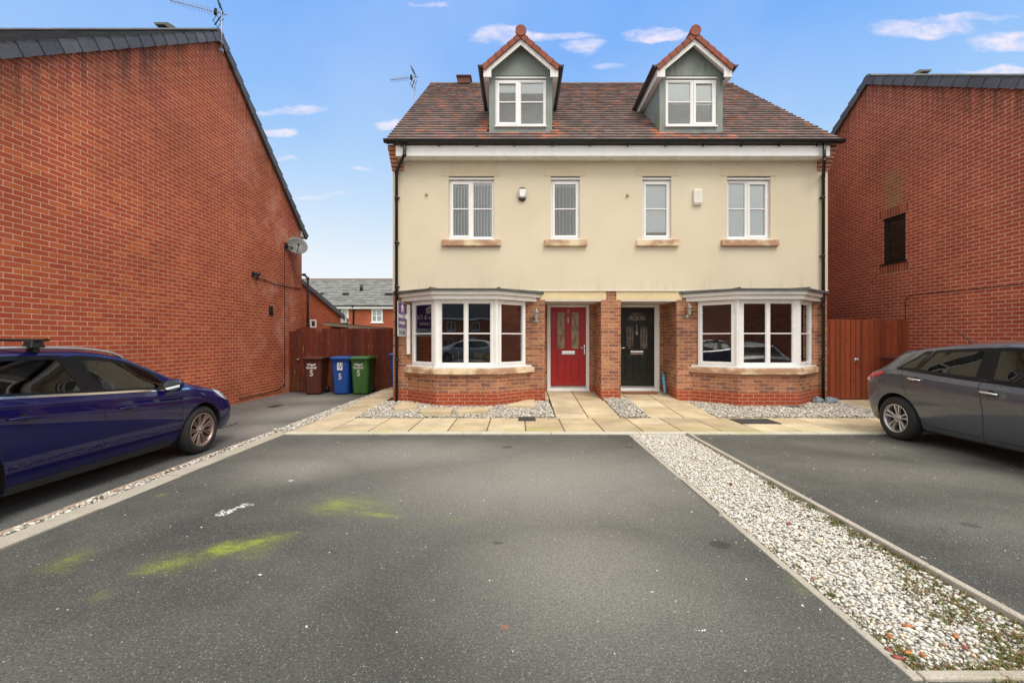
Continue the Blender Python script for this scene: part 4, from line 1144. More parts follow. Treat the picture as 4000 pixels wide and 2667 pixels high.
def gable_house(name,label,X,sgn,wx,Yf,Zf,Yr,Zr,Yb,Zb,brickm,holes=()):
    """house whose gable wall (plane X) faces the plot. sgn=-1 body extends to -X"""
    h=thing(name,label,'house',(X,Yr,0))
    w=MB(); dr_=.09
    def top(a):
        Y=Yf+a
        return (Zf+(Zr-Zf)*(Y-Yf)/(Yr-Yf) if Y<Yr else Zr+(Zb-Zr)*(Y-Yr)/(Yb-Yr))-dr_
    n=(1,0,0) if sgn<0 else (-1,0,0)
    wall_panel(w,(X,Yf,0),(0,1,0),n,Yb-Yf,-.3,top,holes,.11,extra=(Yr-Yf,))
    X2=X+sgn*wx
    w.face([(X,Yf,-.3),(X2,Yf,-.3),(X2,Yf,Zf-dr_),(X,Yf,Zf-dr_)]); w.face([(X,Yb,-.3),(X2,Yb,-.3),(X2,Yb,Zb-dr_),(X,Yb,Zb-dr_)])
    w.face([(X2,Yf,-.3),(X2,Yb,-.3),(X2,Yb,Zb-dr_),(X2,Yr,Zr-dr_),(X2,Yf,Zf-dr_)])
    w.build('brick_wall',brickm,h)
    m=MB(); E=.05; Xv=X-sgn*E
    sf=V((0,Yr-Yf,Zr-Zf)); ov=.35; a0=V((Xv,Yf,Zf))-sf.normalized()*ov
    sb=V((0,-(Yb-Yr),Zr-Zb)); b0=V((Xv,Yb,Zb))-sb.normalized()*ov
    u=V((sgn,0,0))
    tiled(m,a0,u,sf,wx+.1,sf.length+ov,.33,.30,.03)
    tiled(m,b0,u,sb,wx+.1,sb.length+ov,.33,.30,.03)
    m.prism([a0-UP*.02,V((Xv,Yr,Zr-.02)),b0-UP*.02,b0-UP*.08,V((Xv,Yr,Zr-.10)),a0-UP*.08],(sgn*(wx+.1),0,0),0,.2)
    rf_=m.build('roof',M['tile_grey'],h)
    m=MB(); verge(m,a0,V((Xv,Yr,Zr)),(-sgn,0,0)); verge(m,b0,V((Xv,Yr,Zr)),(-sgn,0,0)); m.build('verge_tiles',M['verge'],rf_)
    m=MB(); x=0
    while x<wx:
        pr=[(Yr+math.cos(a)*.13,Zr-.03+math.sin(a)*.09) for a in [math.pi*k/8 for k in range(9)]]
        m.prism([(Xv+sgn*x,p[0],p[1]) for p in pr],(sgn*.444,0,0),0,RN.random()); x+=.45
    m.build('ridge_tiles',M['verge'],rf_)
    return h,rf_
# left neighbour: wall plane X=-6.72
LX=-6.72
hl,rl=gable_house('red_brick_house','large orange red brick gable house on the left with an aerial at its peak',LX,-1,8.5,5.3,4.98,9.86,8.33,13.66,4.93,M['brick_left'])
# base course of darker brick and soffit box at rear corner
m=MB(); m.box(LX-.2,LX+.03,13.60,13.95,4.62,4.84); m.build('soffit_box',M['white'],hl,bevel=.004)
pipe([(LX-.25,13.86,4.70),(LX+.12,13.86,3.52),(LX+.12,13.86,3.42),(LX+.12,13.86,.0)] if False else [(LX-.6,13.80,3.48),(LX+.02,13.80,3.47),(LX+.12,13.80,3.36),(LX+.12,13.80,-.05)],'downpipe',hl,[(LX+.12,13.80,z) for z in (3.0,1.9)],r=.036)
m=MB(); m.box(LX-.02,LX+.012,11.86,12.04,2.10,2.35); m.box(LX+.012,LX+.02,11.88,12.02,2.12,2.33)
for k in range(4): m.box(LX+.02,LX+.028,11.885,12.015,2.135+k*.05,2.155+k*.05)
m.build('air_brick',M['blackmatt'],hl)
def cable(pts,name,parent,r=.008,mat='blackmatt'):
    m=MB(); m.tube(pts,r,6); return m.build(name,M[mat],parent)
def wl(x,y,off=.012,X=LX): # point on a side wall from photo position
    Y=abs(X)*F/abs(x-1190); p=px(x,y,Y); return V((X+(off if X<0 else -off),p.y,p.z))
cable([wl(653,574),wl(653,655),wl(653,700),wl(653,890)],'cable',hl,.007)
cable([wl(586,640),wl(605,642),wl(630,652),wl(655,657),wl(690,664)],'cable',hl,.008)
cable([wl(548,915),wl(600,905),wl(640,893),wl(655,880)],'cable',hl,.008)
# a line of ventilator on the ridge
for (hx,Yr,Zr,x0,x1,par,sg) in ((LX,9.86,8.33,372,425,rl,1),(8.85,11.1,8.06,2078,2128,None,-1)):
    if par is None: continue
def ridge_vent(x0,x1,Yr,Zr,par,tilt):
    a=px(x0,60,Yr+.35).x; b=px(x1,60,Yr+.35).x
    m=MB(); m.box(a+.08,b-.08,Yr+.15,Yr+.5,Zr-.35,Zr+.2)
    Zr+=.14 if tilt>0 else .10
    pr=[(a,Zr+.17),(b-.12,Zr+.17),(b+.02,Zr+.09),(b+.10,Zr-.03),(b-.02,Zr-.02),(b-.10,Zr+.06),(b-.2,Zr+.12),(a+.03,Zr+.12)] if tilt>0 else [(b,Zr+.17),(a+.12,Zr+.17),(a-.02,Zr+.09),(a-.10,Zr-.03),(a+.02,Zr-.02),(a+.10,Zr+.06),(a+.2,Zr+.12),(b-.03,Zr+.12)]
    m.prism([(p[0],Yr+.12,p[1]) for p in pr],(0,.42,0)); m.build('ridge_vent',M['lead'],par)
ridge_vent(371,415,9.86,8.33,rl,1)
# right neighbour: wall plane X=8.85
RX=8.85
hr,rr_=gable_house('red_brick_house','dark red brick gable house on the right with one small black window',RX,1,8.0,6.0,4.98,11.1,8.06,15.7,4.98,M['brick_right'],[(10.045-6,10.70-6,3.26,4.36)])
ridge_vent(2083,2122,11.1,8.06,rr_,-1)
# its black window
f,B,gaps=None,None,None
m=MB(); O=V((RX+.06,10.70,3.26)); B=(O,V((0,-1,0)),V((-1,0,0)),UP); W=.655;Hh=1.10
m.bbox(B,0,.05,-.05,0,0,Hh);m.bbox(B,W-.05,W,-.05,0,0,Hh);m.bbox(B,.05,W-.05,-.05,0,0,.05);m.bbox(B,.05,W-.05,-.05,0,Hh-.05,Hh)
m.bbox(B,.05,.10,-.04,.012,.05,Hh-.05);m.bbox(B,W-.10,W-.05,-.04,.012,.05,Hh-.05);m.bbox(B,.10,W-.10,-.04,.012,.05,.10);m.bbox(B,.10,W-.10,-.04,.012,Hh-.10,Hh-.05)
wf=m.build('window',M['black'],hr,bevel=.005)
m=MB(); m.bbox(B,.09,W-.09,-.03,-.026,.09,Hh-.09); m.build('pane',M['glass_dark'],wf)
m=MB(); m.bbox(B,.10,W-.10,-.025,-.006,.52,.545); m.build('glazing_bar',M['black'],wf)
m=MB(); m.bbox(B,-.04,W+.04,-.05,.10,-.03,.0); m.build('window_sill',M['black'],wf,bevel=.005)
m=MB(); m.box(RX+.5,RX+.55,9.7,11.2,3,4.6); m.build('room_wall',M['interior_unlit'],hr)  # dark sheet painted as the unlit room behind the pane
# soldier course heads over and under the window
M['soldier']=tile_mat('red_soldier_bricks',[(0,(.24,.050,.03)),(.6,(.32,.07,.035)),(1,(.42,.11,.045))],0)
for zz,hh in ((4.362,.215),(3.02,.215)):
    m=MB(); k=0; Y=9.96
    while Y<10.78:
        m.box(RX-.006,RX+.02,Y,Y+.064,zz,zz+hh,0,RN.random()); Y+=.075
    m.build('soldier_course',M['soldier'],hr,bevel=.003)
M['mortar']=simple('pale_mortar',(.50,.34,.25),.9)
for zz in (4.355,3.012): m=MB(); m.box(RX-.003,RX+.02,9.95,10.79,zz,zz+.233); m.build('mortar_bed',M['mortar'],hr)
cable([wl(2352,652,.012,RX),wl(2200,668,.012,RX),wl(2100,676,.012,RX),wl(2085,681,.012,RX),wl(2081,690,.012,RX),wl(2081,735,.012,RX)],'cable',hr,.007)
for k,(x,y) in enumerate(((2230,700),)): pass

# brick wing behind the left fence, gable towards us
wg=thing('brick_wing','low red brick building with a sloping grey roof edge seen over the left gate','outbuilding',(-7.2,15.3,0))
w=MB(); Yw=15.3
def wtop(a): return 3.62-(a)*.82+.0
O=V((-7.65,Yw,0)); 
wall_panel(w,O,(1,0,0),(0,-1,0),1.58,-.2,lambda a:3.62-a*.83,[((715-1190)*Yw/F+7.65,(725.5-1190)*Yw/F+7.65,1.45+(779-752)*Yw/F,1.45+(779-735)*Yw/F,.08)])
w.face([(-6.07,Yw,-.2),(-6.07-2.4,Yw+5,-.2),(-6.07-2.4,Yw+5,2.3),(-6.07,Yw,2.3)])
w.build('brick_wall',M['brick_far'],wg)
a=V((-7.9,Yw-.08,3.87)); b=V((-6.0,Yw-.08,2.26)); m=MB(); d=(b-a)
m.prism([a,b,b-UP*.15,a-UP*.15],(-2.5,5.1,0),0,.3); wr=m.build('roof',M['tile_grey'],wg)
m=MB(); m.prism([a+V((0,-.02,.03)),b+V((0,-.02,.03)),b+V((0,-.02,-.12)),a+V((0,-.02,-.12))],(0,.05,0),0,.4); m.build('verge',M['verge'],wr)
x0=(712-1190)*Yw/F; x1=(727-1190)*Yw/F
m=MB(); z0=1.45+(779-752.5)*Yw/F; z1=1.45+(779-734)*Yw/F
for q in ((x0,x0+.05,z0,z1),(x1-.05,x1,z0,z1),(x0+.05,x1-.05,z0,z0+.05),(x0+.05,x1-.05,z1-.05,z1)): m.box(q[0],q[1],Yw-.015,Yw+.05,q[2],q[3])
wf=m.build('window',M['upvc'],wg,bevel=.004); m=MB(); m.box(x0+.04,x1-.04,Yw+.02,Yw+.025,z0+.04,z1-.04); m.build('pane',M['glass'],wf)
m=MB(); m.box(-6.15,-5.98,Yw-.06,Yw+.1,2.02,2.2); m.build('soffit_box',M['white'],wg)
m=MB(); m.box(-7.6,-6.1,Yw+.5,Yw+.52,0,2.2); m.build('room_wall',M['interior_unlit'],wg)  # dark sheet painted as the wing's unlit inside

# far terrace of houses
ft=thing('terraced_houses','distant brick terrace with a long grey tiled roof seen between the two houses','house',(-16,44,0))
Yt=44.; Xa,Xb=-34.,-6.
s=F/Yt; z=lambda y,Y=Yt: H+(779-y)*Y/F; X_=lambda x,Y=Yt:(x-1190)*Y/F
eav=z(703); rdY=48.4; rdZ=z(642,rdY)
wins=[(X_(784),X_(800.5),z(740),z(710)),(X_(853.5),X_(879),z(740),z(710.5))]
w=MB(); wall_panel(w,(Xa,Yt,0),(1,0,0),(0,-1,0),Xb-Xa,-.3,eav,[(q[0]-Xa,q[1]-Xa,q[2],q[3],.1) for q in wins])
for X in (Xa,Xb): w.face([(X,Yt,-.3),(X,Yt+8.8,-.3),(X,Yt+8.8,eav),(X,rdY,rdZ-.1),(X,Yt,eav)])
w.face([(Xa,Yt+8.8,-.3),(Xb,Yt+8.8,-.3),(Xb,Yt+8.8,eav),(Xa,Yt+8.8,eav)]); w.box(Xa+.3,Xb-.3,Yt+.8,Yt+.9,0,eav-.1)
w.build('brick_wall',M['brick_far'],ft)
m=MB(); sv=V((0,rdY-Yt+.3,rdZ-eav)); tiled(m,(Xa-.1,Yt-.3,eav+.05),(1,0,0),sv,Xb-Xa+.2,sv.length,.6,.36,.05,jit=.008)
m.prism([(Xa-.1,Yt-.3,eav),(Xa-.1,rdY,rdZ-.02),(Xa-.1,Yt+9.1,eav),(Xa-.1,Yt+9.1,eav-.1),(Xa-.1,rdY,rdZ-.15),(Xa-.1,Yt-.3,eav-.1)],(Xb-Xa+.2,0,0),0,.2)
fr_=m.build('roof',M['tile_far'],ft)
m=MB(); m.box(Xa,Xb,rdY-.15,rdY+.15,rdZ-.05,rdZ+.09); m.build('ridge_tiles',simple('terracotta_ridge',(.24,.13,.09),.8),fr_)
def onroof(x,y):
    # intersect view ray with the far roof slope
    k=(rdZ-eav)/(rdY-Yt+.3); a=(779-y)/F
    Y=(H-eav-.05+k*(Yt-.3)) / (k-a); return V(((x-1190)*Y/F,Y,H+a*Y))
p=onroof(830,668); m=MB(); m.tube([p,p+UP*.62],.16,8); m.build('soil_vent',M['black'],fr_)
for x in (736,795,892,905):
    p=onroof(x,676); m=MB(); m.box(p.x-.3,p.x+.3,p.y-.3,p.y+.25,p.z-.02,p.z+.14); m.build('roof_vent',M['black'],fr_)
m=MB(); m.box(Xa,Xb,Yt-.32,Yt-.28,eav-.28,eav-.02); m.build('fascia',M['upvc'],ft)
gutter([(Xa,Yt-.38,eav+.03),(Xb,Yt-.38,eav+.03)],.07,'gutter',ft)
m=MB(); xx=X_(812.5); m.tube([(xx,Yt-.38,eav),(xx,Yt-.08,eav-.35),(xx,Yt-.08,0)],.09,8); m.build('downpipe',M['black'],ft)
for q in wins:
    m=MB(); e=.12; W=q[1]-q[0]
    for r_ in ((q[0],q[0]+e,q[2],q[3]),(q[1]-e,q[1],q[2],q[3]),(q[0]+e,q[1]-e,q[2],q[2]+e),(q[0]+e,q[1]-e,q[3]-e,q[3])): m.box(r_[0],r_[1],Yt-.02,Yt+.1,r_[2],r_[3])
    if W>.9: m.box(q[0]+W*.42,q[0]+W*.42+.10,Yt-.03,Yt+.1,q[2]+e,q[3]-e)
    m.box(q[0]+e,q[1]-e,Yt,Yt+.08,(q[2]+q[3])/2-.03,(q[2]+q[3])/2+.03)
    m.box(q[0]-.1,q[1]+.1,Yt-.08,Yt+.05,q[2]-.1,q[2]-.01)
    f_=m.build('window',M['upvc'],ft); m=MB(); m.box(q[0]+e,q[1]-e,Yt+.06,Yt+.07,q[2]+e,q[3]-e); m.build('pane',M['glass_up'],f_)
    m=MB(); m.box(q[0]+e,q[1]-e,Yt+.2,Yt+.21,q[2]+e,q[3]-e); m.build('net_curtain',M['blind'],f_)

# ------------------------------------------------------------------ fences and gates
def boards(mb,O,u,n,W,zb,top,bw=.145,th=.018,gap=.007):
    O=V(O);u=V(u);n=V(n); c=0
    while c<W-.01:
        a=c; b=min(W,c+bw); z=top((a+b)/2); B=(O,u,n,UP); j=RN.uniform(-.004,.004); r=RN.random()
        p=lambda s_,q,zz:O+u*s_+n*q+UP*zz
        za=top(a) ; zc=top(b); e=RN.uniform(-.004,.004)
        mb.hexa([p(a+gap/2,0+j,zb),p(b-gap/2,0+j,zb),p(b-gap/2,-th+j,zb),p(a+gap/2,-th+j,zb),p(a+gap/2,j,za+e),p(b-gap/2,j,zc+e),p(b-gap/2,-th+j,zc+e),p(a+gap/2,-th+j,za+e)],0,r)
        c=b
FYl=12.95; gx0=LX+.07; gx1=-5.78
lg=thing('timber_gate','dark brown timber gate with a curved top beside the left brick house','gate',(gx0,FYl,0))
def gt(a):
    k=a/(gx1-gx0); return 1.64+.18*math.sin(math.pi*min(1,max(0,(k-.0)/1.0)))
m=MB(); boards(m,(gx0,FYl-.03,0),(1,0,0),(0,-1,0),gx1-gx0,-.07,gt,.13); m.build('boards',M['fence_left'],lg)
for z_ in (.2,1.3): m=MB(); m.box(gx0,gx1,FYl,FYl+.04,z_,z_+.1); m.build('rail',M['fence_left'],lg)
p=px(687,826,FYl-.06); m=MB(); m.lathe([(0,.03),(.015,.03),(.03,.012),(.05,.012),(.055,.026),(.075,.028),(.085,0)],(p.x-.02,FYl-.03,.86),(0,-1,0),14); m.build('gate_knob',M['steel'],lg)
m=MB(); m.box(LX+.002,LX+.06,FYl-.05,FYl+.05,-.1,1.68,0,.3); tag(m.build('gate_post',M['fence_left'],None,bevel=.005),'narrow timber post fixed to the left brick house beside the curved gate','post')
lf=thing('timber_fence','dark brown close boarded fence behind the wheelie bins','fence',(gx1,FYl,0))
m=MB(); boards(m,(gx1+.02,FYl-.02,0),(1,0,0),(0,-1,0),-2.82-gx1-.02,-.05,lambda a:1.765,.125); m.build('boards',M['fence_left'],lf)
for z_ in (.3,1.0,1.6): m=MB(); m.box(gx1+.09,-2.83,FYl,FYl+.05,z_,z_+.09,0,.4); m.build('rail',M['fence_left'],lf)
m=MB(); m.box(gx1+.0,gx1+.08,FYl+.001,FYl+.09,-.1,1.75); m.build('fence_post',M['fence_left'],lf)
# shed roof behind the fence
sh=thing('garden_shed','timber shed with a low sloping felt roof just above the left fence','shed',(-5,15,0))
Ys=14.6; a=px(742,741,Ys); b=px(925,757,Ys)
m=MB(); m.box(a.x+.15,b.x-.05,Ys+.12,Ys+2.4,-.1,b.z-.05); m.build('shed_wall',M['oldwood'],sh)
m=MB(); m.prism([a,b,b-UP*.11,a-UP*.085],(0,.03,0)); m.build('fascia_board',M['oldwood'],sh)
m=MB(); m.prism([a+V((0,.0,.0)),b+V((0,0,0)),b+V((0,0,.025)),a+V((0,0,.025))],(0,2.6,0)); m.prism([a+V((0,.03,0)),b+V((0,.03,0)),b+V((0,.03,-.02)),a+V((0,.03,-.02))],(0,2.5,0)); m.build('shed_roof',simple('green_black_felt',(.07,.07,.055),.95,var=.4,scale=12),sh)
# right gate and fence
Yg=9.96; xg0=6.945; xg1=7.755
rg_=thing('timber_gate','orange brown boarded gate with round steel knob right of the house','gate',(xg0,Yg,0))
m=MB(); boards(m,(xg0,Yg,0),(1,0,0),(0,-1,0),xg1-xg0,.10,lambda a:1.90,.117,gap=.012); m.build('boards',M['fence_right'],rg_)
for z_ in (.35,1.05,1.7): m=MB(); m.box(xg0,xg1,Yg+.02,Yg+.06,z_,z_+.09); m.build('rail',M['fence_right'],rg_)
m=MB(); m.lathe([(0,.045),(.008,.045),(.012,.03),(.03,.014),(.045,.014),(.05,.03),(.068,.03),(.075,0)],(xg1-.10,Yg,.99),(0,-1,0),18); m.build('gate_knob',M['steel'],rg_)
rf2=thing('timber_fence','orange brown boarded fence panel between the right gate and the right brick house','fence',(xg1,Yg,0))
m=MB(); boards(m,(xg1+.07,Yg+.02,0),(1,0,0),(0,-1,0),8.845-xg1-.07,.06,lambda a:1.90,.13); m.build('boards',M['fence_right'],rf2)
m=MB(); m.box(xg1+.012,xg1+.068,Yg+.01,Yg+.10,-.05,1.88,0,.1); m.build('fence_post',M['fence_right'],rf2)
for z_ in (.35,1.05,1.7): m=MB(); m.box(xg1+.07,8.84,Yg+.022,Yg+.06,z_,z_+.09); m.build('rail',M['fence_right'],rf2)

# ------------------------------------------------------------------ wheelie bins
def binmat(n,c): return simple(n,c,.42,var=.10,scale=8,dirt=.25,dirtc=tuple(x*.5+.03 for x in c))
BM={'brown':binmat('brown_bin_plastic',(.085,.022,.014)),'blue':binmat('blue_bin_plastic',(.012,.075,.34)),'green':binmat('green_bin_plastic',(.045,.15,.032))}
M['decal']=simple('white_decal',(.80,.80,.78),.5); M['decalg']=simple('grey_decal',(.55,.56,.55),.5)
def wbin(col,label,x,y,z,rot=0,num=True,w=.50,dl=0):
    root=thing('wheelie_bin',label,'wheelie bin',(0,0,0),'wheelie bins by the fences')
    mat=BM[col]; m=MB()
    # tapering body: front at -y
    def rect(zz,wb,db,y0): 
        c=.05
        hw=wb/2; return [(-hw+c,y0,zz),(hw-c,y0,zz),(hw,y0+c,zz),(hw,y0+db-c,zz),(hw-c,y0+db,zz),(-hw+c,y0+db,zz),(-hw,y0+db-c,zz),(-hw,y0+c,zz)]
    levels=[rect(.02,w*.80,.44,.06),rect(.06,w*.82,.50,.045),rect(.5,w*.90,.60,.02),rect(.93,w*.98,.68,0),rect(.935,w*1.06,.72,-.02),rect(.985,w*1.08,.73,-.025)]
    base=len(m.v)
    for L in levels: m.v+= [V(p) for p in L]
    for a in range(len(levels)-1):
        for k in range(8):
            q=(k+1)%8; m.addf([base+a*8+k,base+a*8+q,base+(a+1)*8+q,base+(a+1)*8+k])
    m.addf([base+k for k in range(8)][::-1]); m.addf([base+(len(levels)-1)*8+k for k in range(8)])
    m.build('bin_body',mat,root,bevel=.008)
    # lid: overhanging, domed
    m=MB(); l=[rect(.99,w*1.14,.77,-.055),rect(1.03,w*1.15,.78,-.06),rect(1.065,w*.98,.66,-.0),rect(1.075,w*.6,.5,.08)]
    base=len(m.v)
    for L in l: m.v+=[V(p) for p in L]
    for a in range(len(l)-1):
        for k in range(8):
            q=(k+1)%8; m.addf([base+a*8+k,base+a*8+q,base+(a+1)*8+q,base+(a+1)*8+k])
    m.addf([base+k for k in range(8)][::-1]); m.addf([base+3*8+k for k in range(8)])
    m.box(-w*.3,w*.3,-.085,-.05,1.0,1.02)
    lid=m.build('lid',mat,root,bevel=.010)
    if dl: lid['label']='lid with a pale moulded ridge'
    m=MB(); m.tube([(-w*.45,.72,1.0),(-w*.45,.80,1.0),(w*.45,.80,1.0),(w*.45,.72,1.0)],.016,8); m.build('handle',mat,root)
    for sx in (-1,1):
        m=MB(); m.lathe([(-.025,.0),(-.025,.085),(-.018,.10),(.018,.10),(.025,.085),(.025,0)],(sx*w*.46,.56,.10),(1,0,0),20); m.build('wheel',M['black'],root)
    if num:
        th=.073  # front lean
        nrm=V((0,-1,-.0)).normalized()
        def onf(zz): return V((-.03 if col!='blue' else 0,.0+(.93-zz)*.0475-.006,zz))
        Mx=lambda zz: basis(onf(zz),(1,0,0),(0,-.999,-.045),(0,-.045,.999))
        text('number_decal','5',M['decalg'],root,.235,Mx(.60 if col!='blue' else .50),.001,.008,sx=.85)
        if col!='blue':
            text('council_decal','Wigan\nCouncil',M['decal'],root,.085,Mx(.80),.001,.003,sx=1.0)
            p=onf(.86); m=MB(); m.lathe([(0,.018),(.002,.018)],p+V((.10,-.003,0)),(0,-1,0),12); m.build('round_decal',M['decal'],root)
        else:
            p=onf(.78); m=MB()
            m.bbox((p,V((1,0,0)),V((0,-1,0)),UP),-.075,.075,-.003,.003,-.09,.12); m.build('recycling_decal',M['decal'],root)
            m=MB(); m.tube([p+V((-.045,-.006,-.02)),p+V((-.02,-.006,.02)),p+V((-.015,-.006,.09)),p+V((.02,-.006,.0)),p+V((.0,-.006,-.05))],.008,6); m.tube([p+V((.02,-.006,-.04)),p+V((.05,-.006,.02)),p+V((.055,-.006,.09))],.006,6); m.build('figure_decal',mat,root)
            text('council_decal','Wigan',mat,root,.05,Mx(.715),.002,.001)
    root.location=(x,y,z); root.rotation_euler=(0,0,rot)
    return root
wbin('brown','brown wheelie bin with white number 5, leftmost of the three by the fence',-5.73,12.25,-.10,.10)
wbin('blue','blue wheelie bin with number 5 standing between the brown and green bins',-4.98,12.28,-.10,0)
wbin('green','green wheelie bin with number 5, rightmost of the three by the fence',-4.42,12.25,-.10,.04,dl=1)
wbin('blue','blue wheelie bin half hidden behind the corner of the rendered house',-3.32,12.2,.0,0,False)
wbin('brown','dark wheelie bin half hidden behind the grey hatchback in front of the right fence',8.32,9.0,.03,.2,False)

# ------------------------------------------------------------------ aerials, dish, lamps, alarms
def yagi(name,label,base,top,boomdir,L,n=14,par=None,r=.017,dark=True):
    a=thing(name,label,'aerial',base); base=V(base);top=V(top); bd=V(boomdir).normalized()
    m=MB(); m.tube([base,top],r,8); m.build('mast',M['galv'],a)
    c=top-UP*.06; m=MB(); s=V((-bd.y,bd.x,0)).normalized(); uu=bd.cross(s).normalized()
    m.tube([c-bd*.12,c+bd*L],.009,6)
    for k in range(n):
        p=c+bd*(.22+(L-.25)*k/(n-1)); h=.09-.03*k/n; dd=(s*.75+uu*.65).normalized(); m.tube([p-dd*h,p+dd*h],.0035,5)
        m.tube([p-(s*.75-uu*.65).normalized()*h*.35,p+(s*.75-uu*.65).normalized()*h*.35],.006,5)
    m.build('boom',M['galv'],a)
    m=MB()
    for q in (-1,1):
        d2=(uu*q*.85+bd*.35*(1)).normalized(); p0=c+bd*(-.02)
        for o in (-.12,0,.12):
            m.tube([p0+s*o+d2*.03,p0+s*o+d2*.30],.006,5)
        m.tube([p0-s*.13+d2*.29,p0+s*.13+d2*.29],.006,5); m.tube([p0-s*.13+d2*.15,p0+s*.13+d2*.15],.006,5); m.tube([p0,p0+d2*.32],.012,6)
    m.tube([c+bd*.12-uu*.07,c+bd*.12+uu*.07],.03,6)
    m.build('reflector',M['blackmatt'],a)
    m=MB(); m.box(base.x-.04,base.x+.03,base.y-.03,base.y+.03,base.z+.05,base.z+.12); m.box(base.x-.05,base.x+.02,base.y-.04,base.y+.04,base.z+.25,base.z+.29); m.build('clamp',M['galv'],a)
    return a
yagi('tv_aerial','metal TV aerial on a short mast at the peak of the left brick gable',(LX+.09,9.83,7.82),(LX+.09,9.83,8.79),(-1,-.25,.11),1.0)
yagi('tv_aerial','thin TV aerial on a tall mast beside the left edge of the tiled roof',(-3.0,12.8,6.2),(-3.0,12.8,9.14),(-1,.2,0),.78,dark=True)
# satellite dish
sd=thing('satellite_dish','grey mesh satellite dish near the rear corner of the left brick wall','satellite dish',(LX,12.9,4.1))
c=px(681,567,13.0); nrm=V((.55,-.72,.42)).normalized()
m=MB(); prof=[(-.00,.0),(.006,.08),(.022,.16),(.05,.235),(.08,.29),(.074,.292),(.044,.24),(.016,.165),(.0,.08),(-.006,.0)]
m.lathe(prof,c,nrm,32); m.build('reflector',simple('grey_dish',(.13,.135,.14),.5,var=.1),sd)
m=MB(); m.tube([c-nrm*.02,c-nrm*.12,V((LX+.12,12.75,c.z-.05)),V((LX,12.72,c.z-.05))],.022,8); m.box(LX,LX+.02,12.64,12.80,c.z-.15,c.z+.05); m.build('bracket',M['black'],sd)
t2=nrm.cross(UP).normalized(); low=c-UP*.25; m=MB(); m.tube([low,c+nrm*.34-UP*.16],.012,6); m.tube([c+nrm*.36-UP*.14,c+nrm*.26-UP*.07],.03,8); m.build('feed_arm',M['black'],sd)
# security light
p=wl(581,630,.0); sl=thing('security_light','small black floodlight camera on the left brick wall above the middle','security light',p)
m=MB(); m.box(p.x,p.x+.03,p.y-.06,p.y+.06,p.z-.06,p.z+.06); m.tube([p+V((.02,0,0)),p+V((.14,.03,-.0))],.018,8); m.build('bracket',M['black'],sl)
m=MB(); m.lathe([(0,.05),(.06,.055),(.13,.05),(.135,.0)],p+V((.10,.08,.03)),(.3,-.8,-.3),14); m.lathe([(0,.03),(.07,.035),(.075,0)],p+V((.10,.02,-.06)),(.5,-.6,-.5),12); m.build('lamp_head',M['black'],sl)
m=MB(); m.lathe([(0,.035),(.004,.035)],p+V((.10,.08,.03))+V((.3,-.8,-.3)).normalized()*.134,(.3,-.8,-.3),14); m.build('lens',M['chrome'],sl)
# alarm boxes
WY=FY-.02
a1=thing('alarm_box','rounded white and black alarm box between the left windows','alarm box',(.085,WY,4.6))
c=px(1199.5,447,WY); m=MB(); N=24
def rbox(w,h,k=4): return [(math.copysign(abs(math.cos(a))**(2/k),math.cos(a))*w,math.copysign(abs(math.sin(a))**(2/k),math.sin(a))*h) for a in [2*math.pi*i/N for i in range(N)]]
def puck(mb,c,prof):
    rows=[]
    for (d,w,h,kk) in prof:
        i=len(mb.v); mb.v+=[V((c.x+q[0],c.y-d,c.z+q[1])) for q in rbox(w,h,kk)]; rows.append(list(range(i,i+N)))
    for A,Bq in zip(rows,rows[1:]):
        for k in range(N): z_=(k+1)%N; mb.addf([A[k],Bq[k],Bq[z_],A[z_]],0,.5,True)
    mb.addf(rows[-1])
puck(m,c,[(0,.085,.148,3.2),(.035,.085,.148,3.2),(.05,.07,.13,3)]); m.build('back_box',simple('dark_purple_plastic',(.03,.015,.04),.4),a1)
m=MB(); puck(m,c+V((0,0,.01)),[(.03,.095,.10,4),(.065,.092,.098,3.6),(.08,.06,.08,3)]); m.build('cover',M['upvc'],a1)
a2=thing('alarm_box','square white alarm box between the right windows','alarm box',(4,WY,4.5)); c=px(1601.5,453,WY)
m=MB(); m.box(c.x-.10,c.x+.10,WY-.07,WY,c.z-.16,c.z+.165); m.build('cover',simple('cream_plastic',(.78,.75,.66),.4),a2,bevel=.02)
m=MB(); m.box(c.x-.085,c.x+.085,WY-.055,WY,c.z-.18,c.z-.158); m.build('strobe_lens',M['blind'],a2,bevel=.006)
# small plugs in the render
for x,y,l in ((979.5,447,'small round overflow stub in the render left of the first window'),(1440.5,449,'small round overflow stub in the render near the middle windows')):
    c=px(x,y,WY); m=MB(); m.lathe([(0,.03),(.03,.03),(.035,.018),(.05,.018)],c,(.3,-1,0),12); tag(m.build('wall_plug',simple('beige_cap',(.50,.38,.20),.6)),l,'wall plug','wall plugs')
